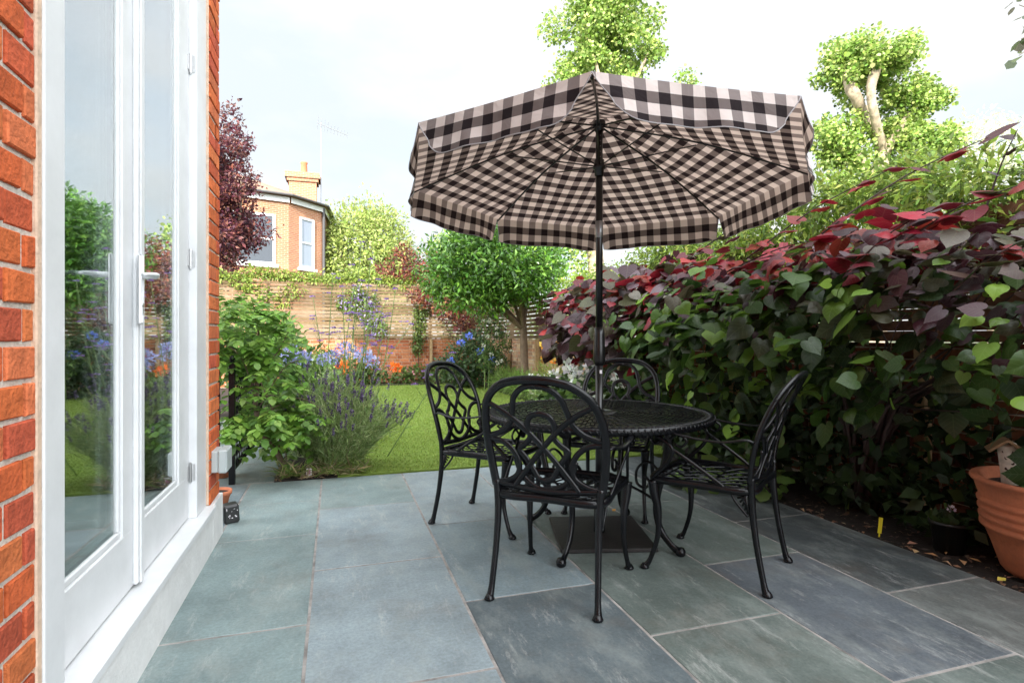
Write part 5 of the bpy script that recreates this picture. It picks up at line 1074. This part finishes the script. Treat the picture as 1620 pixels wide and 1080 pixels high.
for (sx, z, r_h) in ((.010, .165, .007), (-.012, .135, .0085), (.014, .13, .006), (.008, .11, .0075), (.004, .088, .007), (-.016, .082, .008), (.016, .062, .007), (-.014, .045, .009), (.004, .03, .007), (-.02, .165, .006), (.022, .095, .005)):
    t = max(0, min(1, (z+.03)/.23)); cxx = .03-.052*t**1.2; side = Vector((.5, -.86, 0)); o_ = Vector((cxx, 0, z))+side*sx; dpt = math.sqrt(max(.038**2-sx*sx, 0)); p = o_+vd*(dpt+.0008)
    h_ = MB(); h_.cyl(tuple(p-vd*.006), tuple(p), r_h, 10); h_.build('drilled_hole', 'hole', bx)
for sx in (-1, 1):
    m_ = MB(); Mx = Matrix.Translation((-.026, 0, .222)) @ Matrix.Rotation(R(-60), 4, 'Z') @ Matrix.Rotation(R(38*sx), 4, 'Y'); m_.box((0 if sx > 0 else -.092, -.06, -.006), (.092 if sx > 0 else 0, .06, .006), np.array((.22, .13, .07)), ch=.002); m_.xform(Mx); m_.build('roof_board', 'wood', bx)
lb = MB(); lb.box((-.016, -.002, 0), (.016, .002, .115), ch=.001); lb.box((-.006, -.002, -.05), (.006, .002, 0)); o = lb.build('plant_label', 'plastic_yellow'); o.location = (2.97, 2.48, .0); o.scale = (.62, .8, .78); o.rotation_euler = (R(-4), R(6), R(-40)); tag(o, 'yellow plastic plant label stuck upright in the dark soil', 'plant label')
lb = MB(); lb.box((-.022, -.001, .02), (.022, .001, .075), ch=.0008); lb.box((-.004, -.001, -.03), (.004, .001, .02)); o = lb.build('plant_label', 'white_tag'); o.location = (-.20, 4.80, .0); o.rotation_euler = (R(-12), 0, R(-10)); tag(o, 'small pink and white picture plant tag at the foot of the lavender', 'plant label')
pk = MB(); pk.box((-.015, -.0018, .028), (.012, -.0012, .058)); pk.build('picture', mat('tag_print', (.45, .12, .25), .5), o)
bp = empty('nursery_pot', (3.12, 2.2, -.02), 'black plastic nursery pot in the shade beside the terracotta pot', 'plant pot')
m_ = MB(); m_.lathe([(0, 0), (.065, 0), (.085, .15), (.092, .15), (.092, .165), (.085, .165), (.08, .13), (0, .13)], (0, 0, 0), 28); m_.build('pot', 'plastic_black', bp, True); n = 40; D = unit(n); D[:, 2] = abs(D[:, 2]); leafmesh('foliage', np.c_[rng.normal(0, .03, n), rng.normal(0, .03, n), np.full(n, .14)], D, unit(n), .09, pal(DG, n), 'simple', 'leaf', bp)
flowerheads(bp, [(-.03, -.03, .235)], .014, 12, [(.7,.55,.65)], .016, 'flower')
# fallen leaves and bark chips on the bed
n = 260; P = np.c_[rng.uniform(-.44, .02, n), rng.uniform(4.76, 5.2, n), np.full(n, .012)+rng.random(n)*.012]
o = leafmesh('dry_litter', P, np.c_[rng.normal(0, 1, n), rng.normal(0, 1, n), rng.normal(0, .15, n)], np.c_[rng.normal(0, .3, n), rng.normal(0, .3, n), np.ones(n)], .04*(.4+rng.random(n)), pal([(.20,.12,.07),(.30,.2,.12),(.12,.08,.05),(.36,.28,.17)], n, .3), 'simple', 'chips'); tag(o, 'dry brown leaf litter on the soil under the lavender and leafy shrub', 'mulch', kind='stuff')
n = 420; P = np.c_[2.885+.75*rng.random(n)**1.6, rng.uniform(.9, 3.2, n), np.full(n, -.008)+rng.random(n)*.012]
o = leafmesh('bark_mulch', P, np.c_[rng.normal(0, 1, n), rng.normal(0, 1, n), rng.normal(0, .12, n)], np.c_[rng.normal(0, .25, n), rng.normal(0, .25, n), np.ones(n)], .038*(.3+1.1*rng.random(n)), pal([(.10,.05,.03),(.16,.08,.045),(.06,.035,.025),(.34,.2,.11),(.09,.06,.045)], n, .3), 'simple', 'chips', wid=1.0); tag(o, 'dry bark chips and crumbled leaves over the dark soil at the right', 'mulch', kind='stuff')
fl = [(2.90, 1.83, (.62,.50,.08)), (2.93, 2.12, (.5,.24,.10)), (2.99, 2.05, (.55,.30,.14)), (2.95, 2.30, (.40,.2,.13)), (3.06, 2.0, (.52,.27,.10)), (2.91, 2.22, (.55,.36,.18))]
for i, (x, y, c) in enumerate(fl):
    o = leafmesh('fallen_leaf', [(x, y, .006)], np.array([[math.cos(i*2), math.sin(i*2), .1]]), np.array([[.1, -.2, 1]]), .06, [c], 'simple', 'chips', wid=1.1); tag(o, 'curled dry tan leaf lying on the bark at the patio edge', 'leaf', 'dry leaves on the bark by the terracotta pot')
    if i == 0: o['label'] = 'bright yellow fallen leaf right at the paving edge by the pot'; 
for i, (x, y) in enumerate(((1.62, 3.45), (1.70, 3.30))):
    o = leafmesh('fallen_leaf', [(x, y, .004)], np.array([[1, i-.4, .1]]), np.array([[.1, -.3, 1]]), .045, [(.75, .36, .05)], 'simple', 'chips', wid=1.1); tag(o, 'tiny orange fallen leaf on the slate under the table', 'leaf', 'orange leaves under the table')
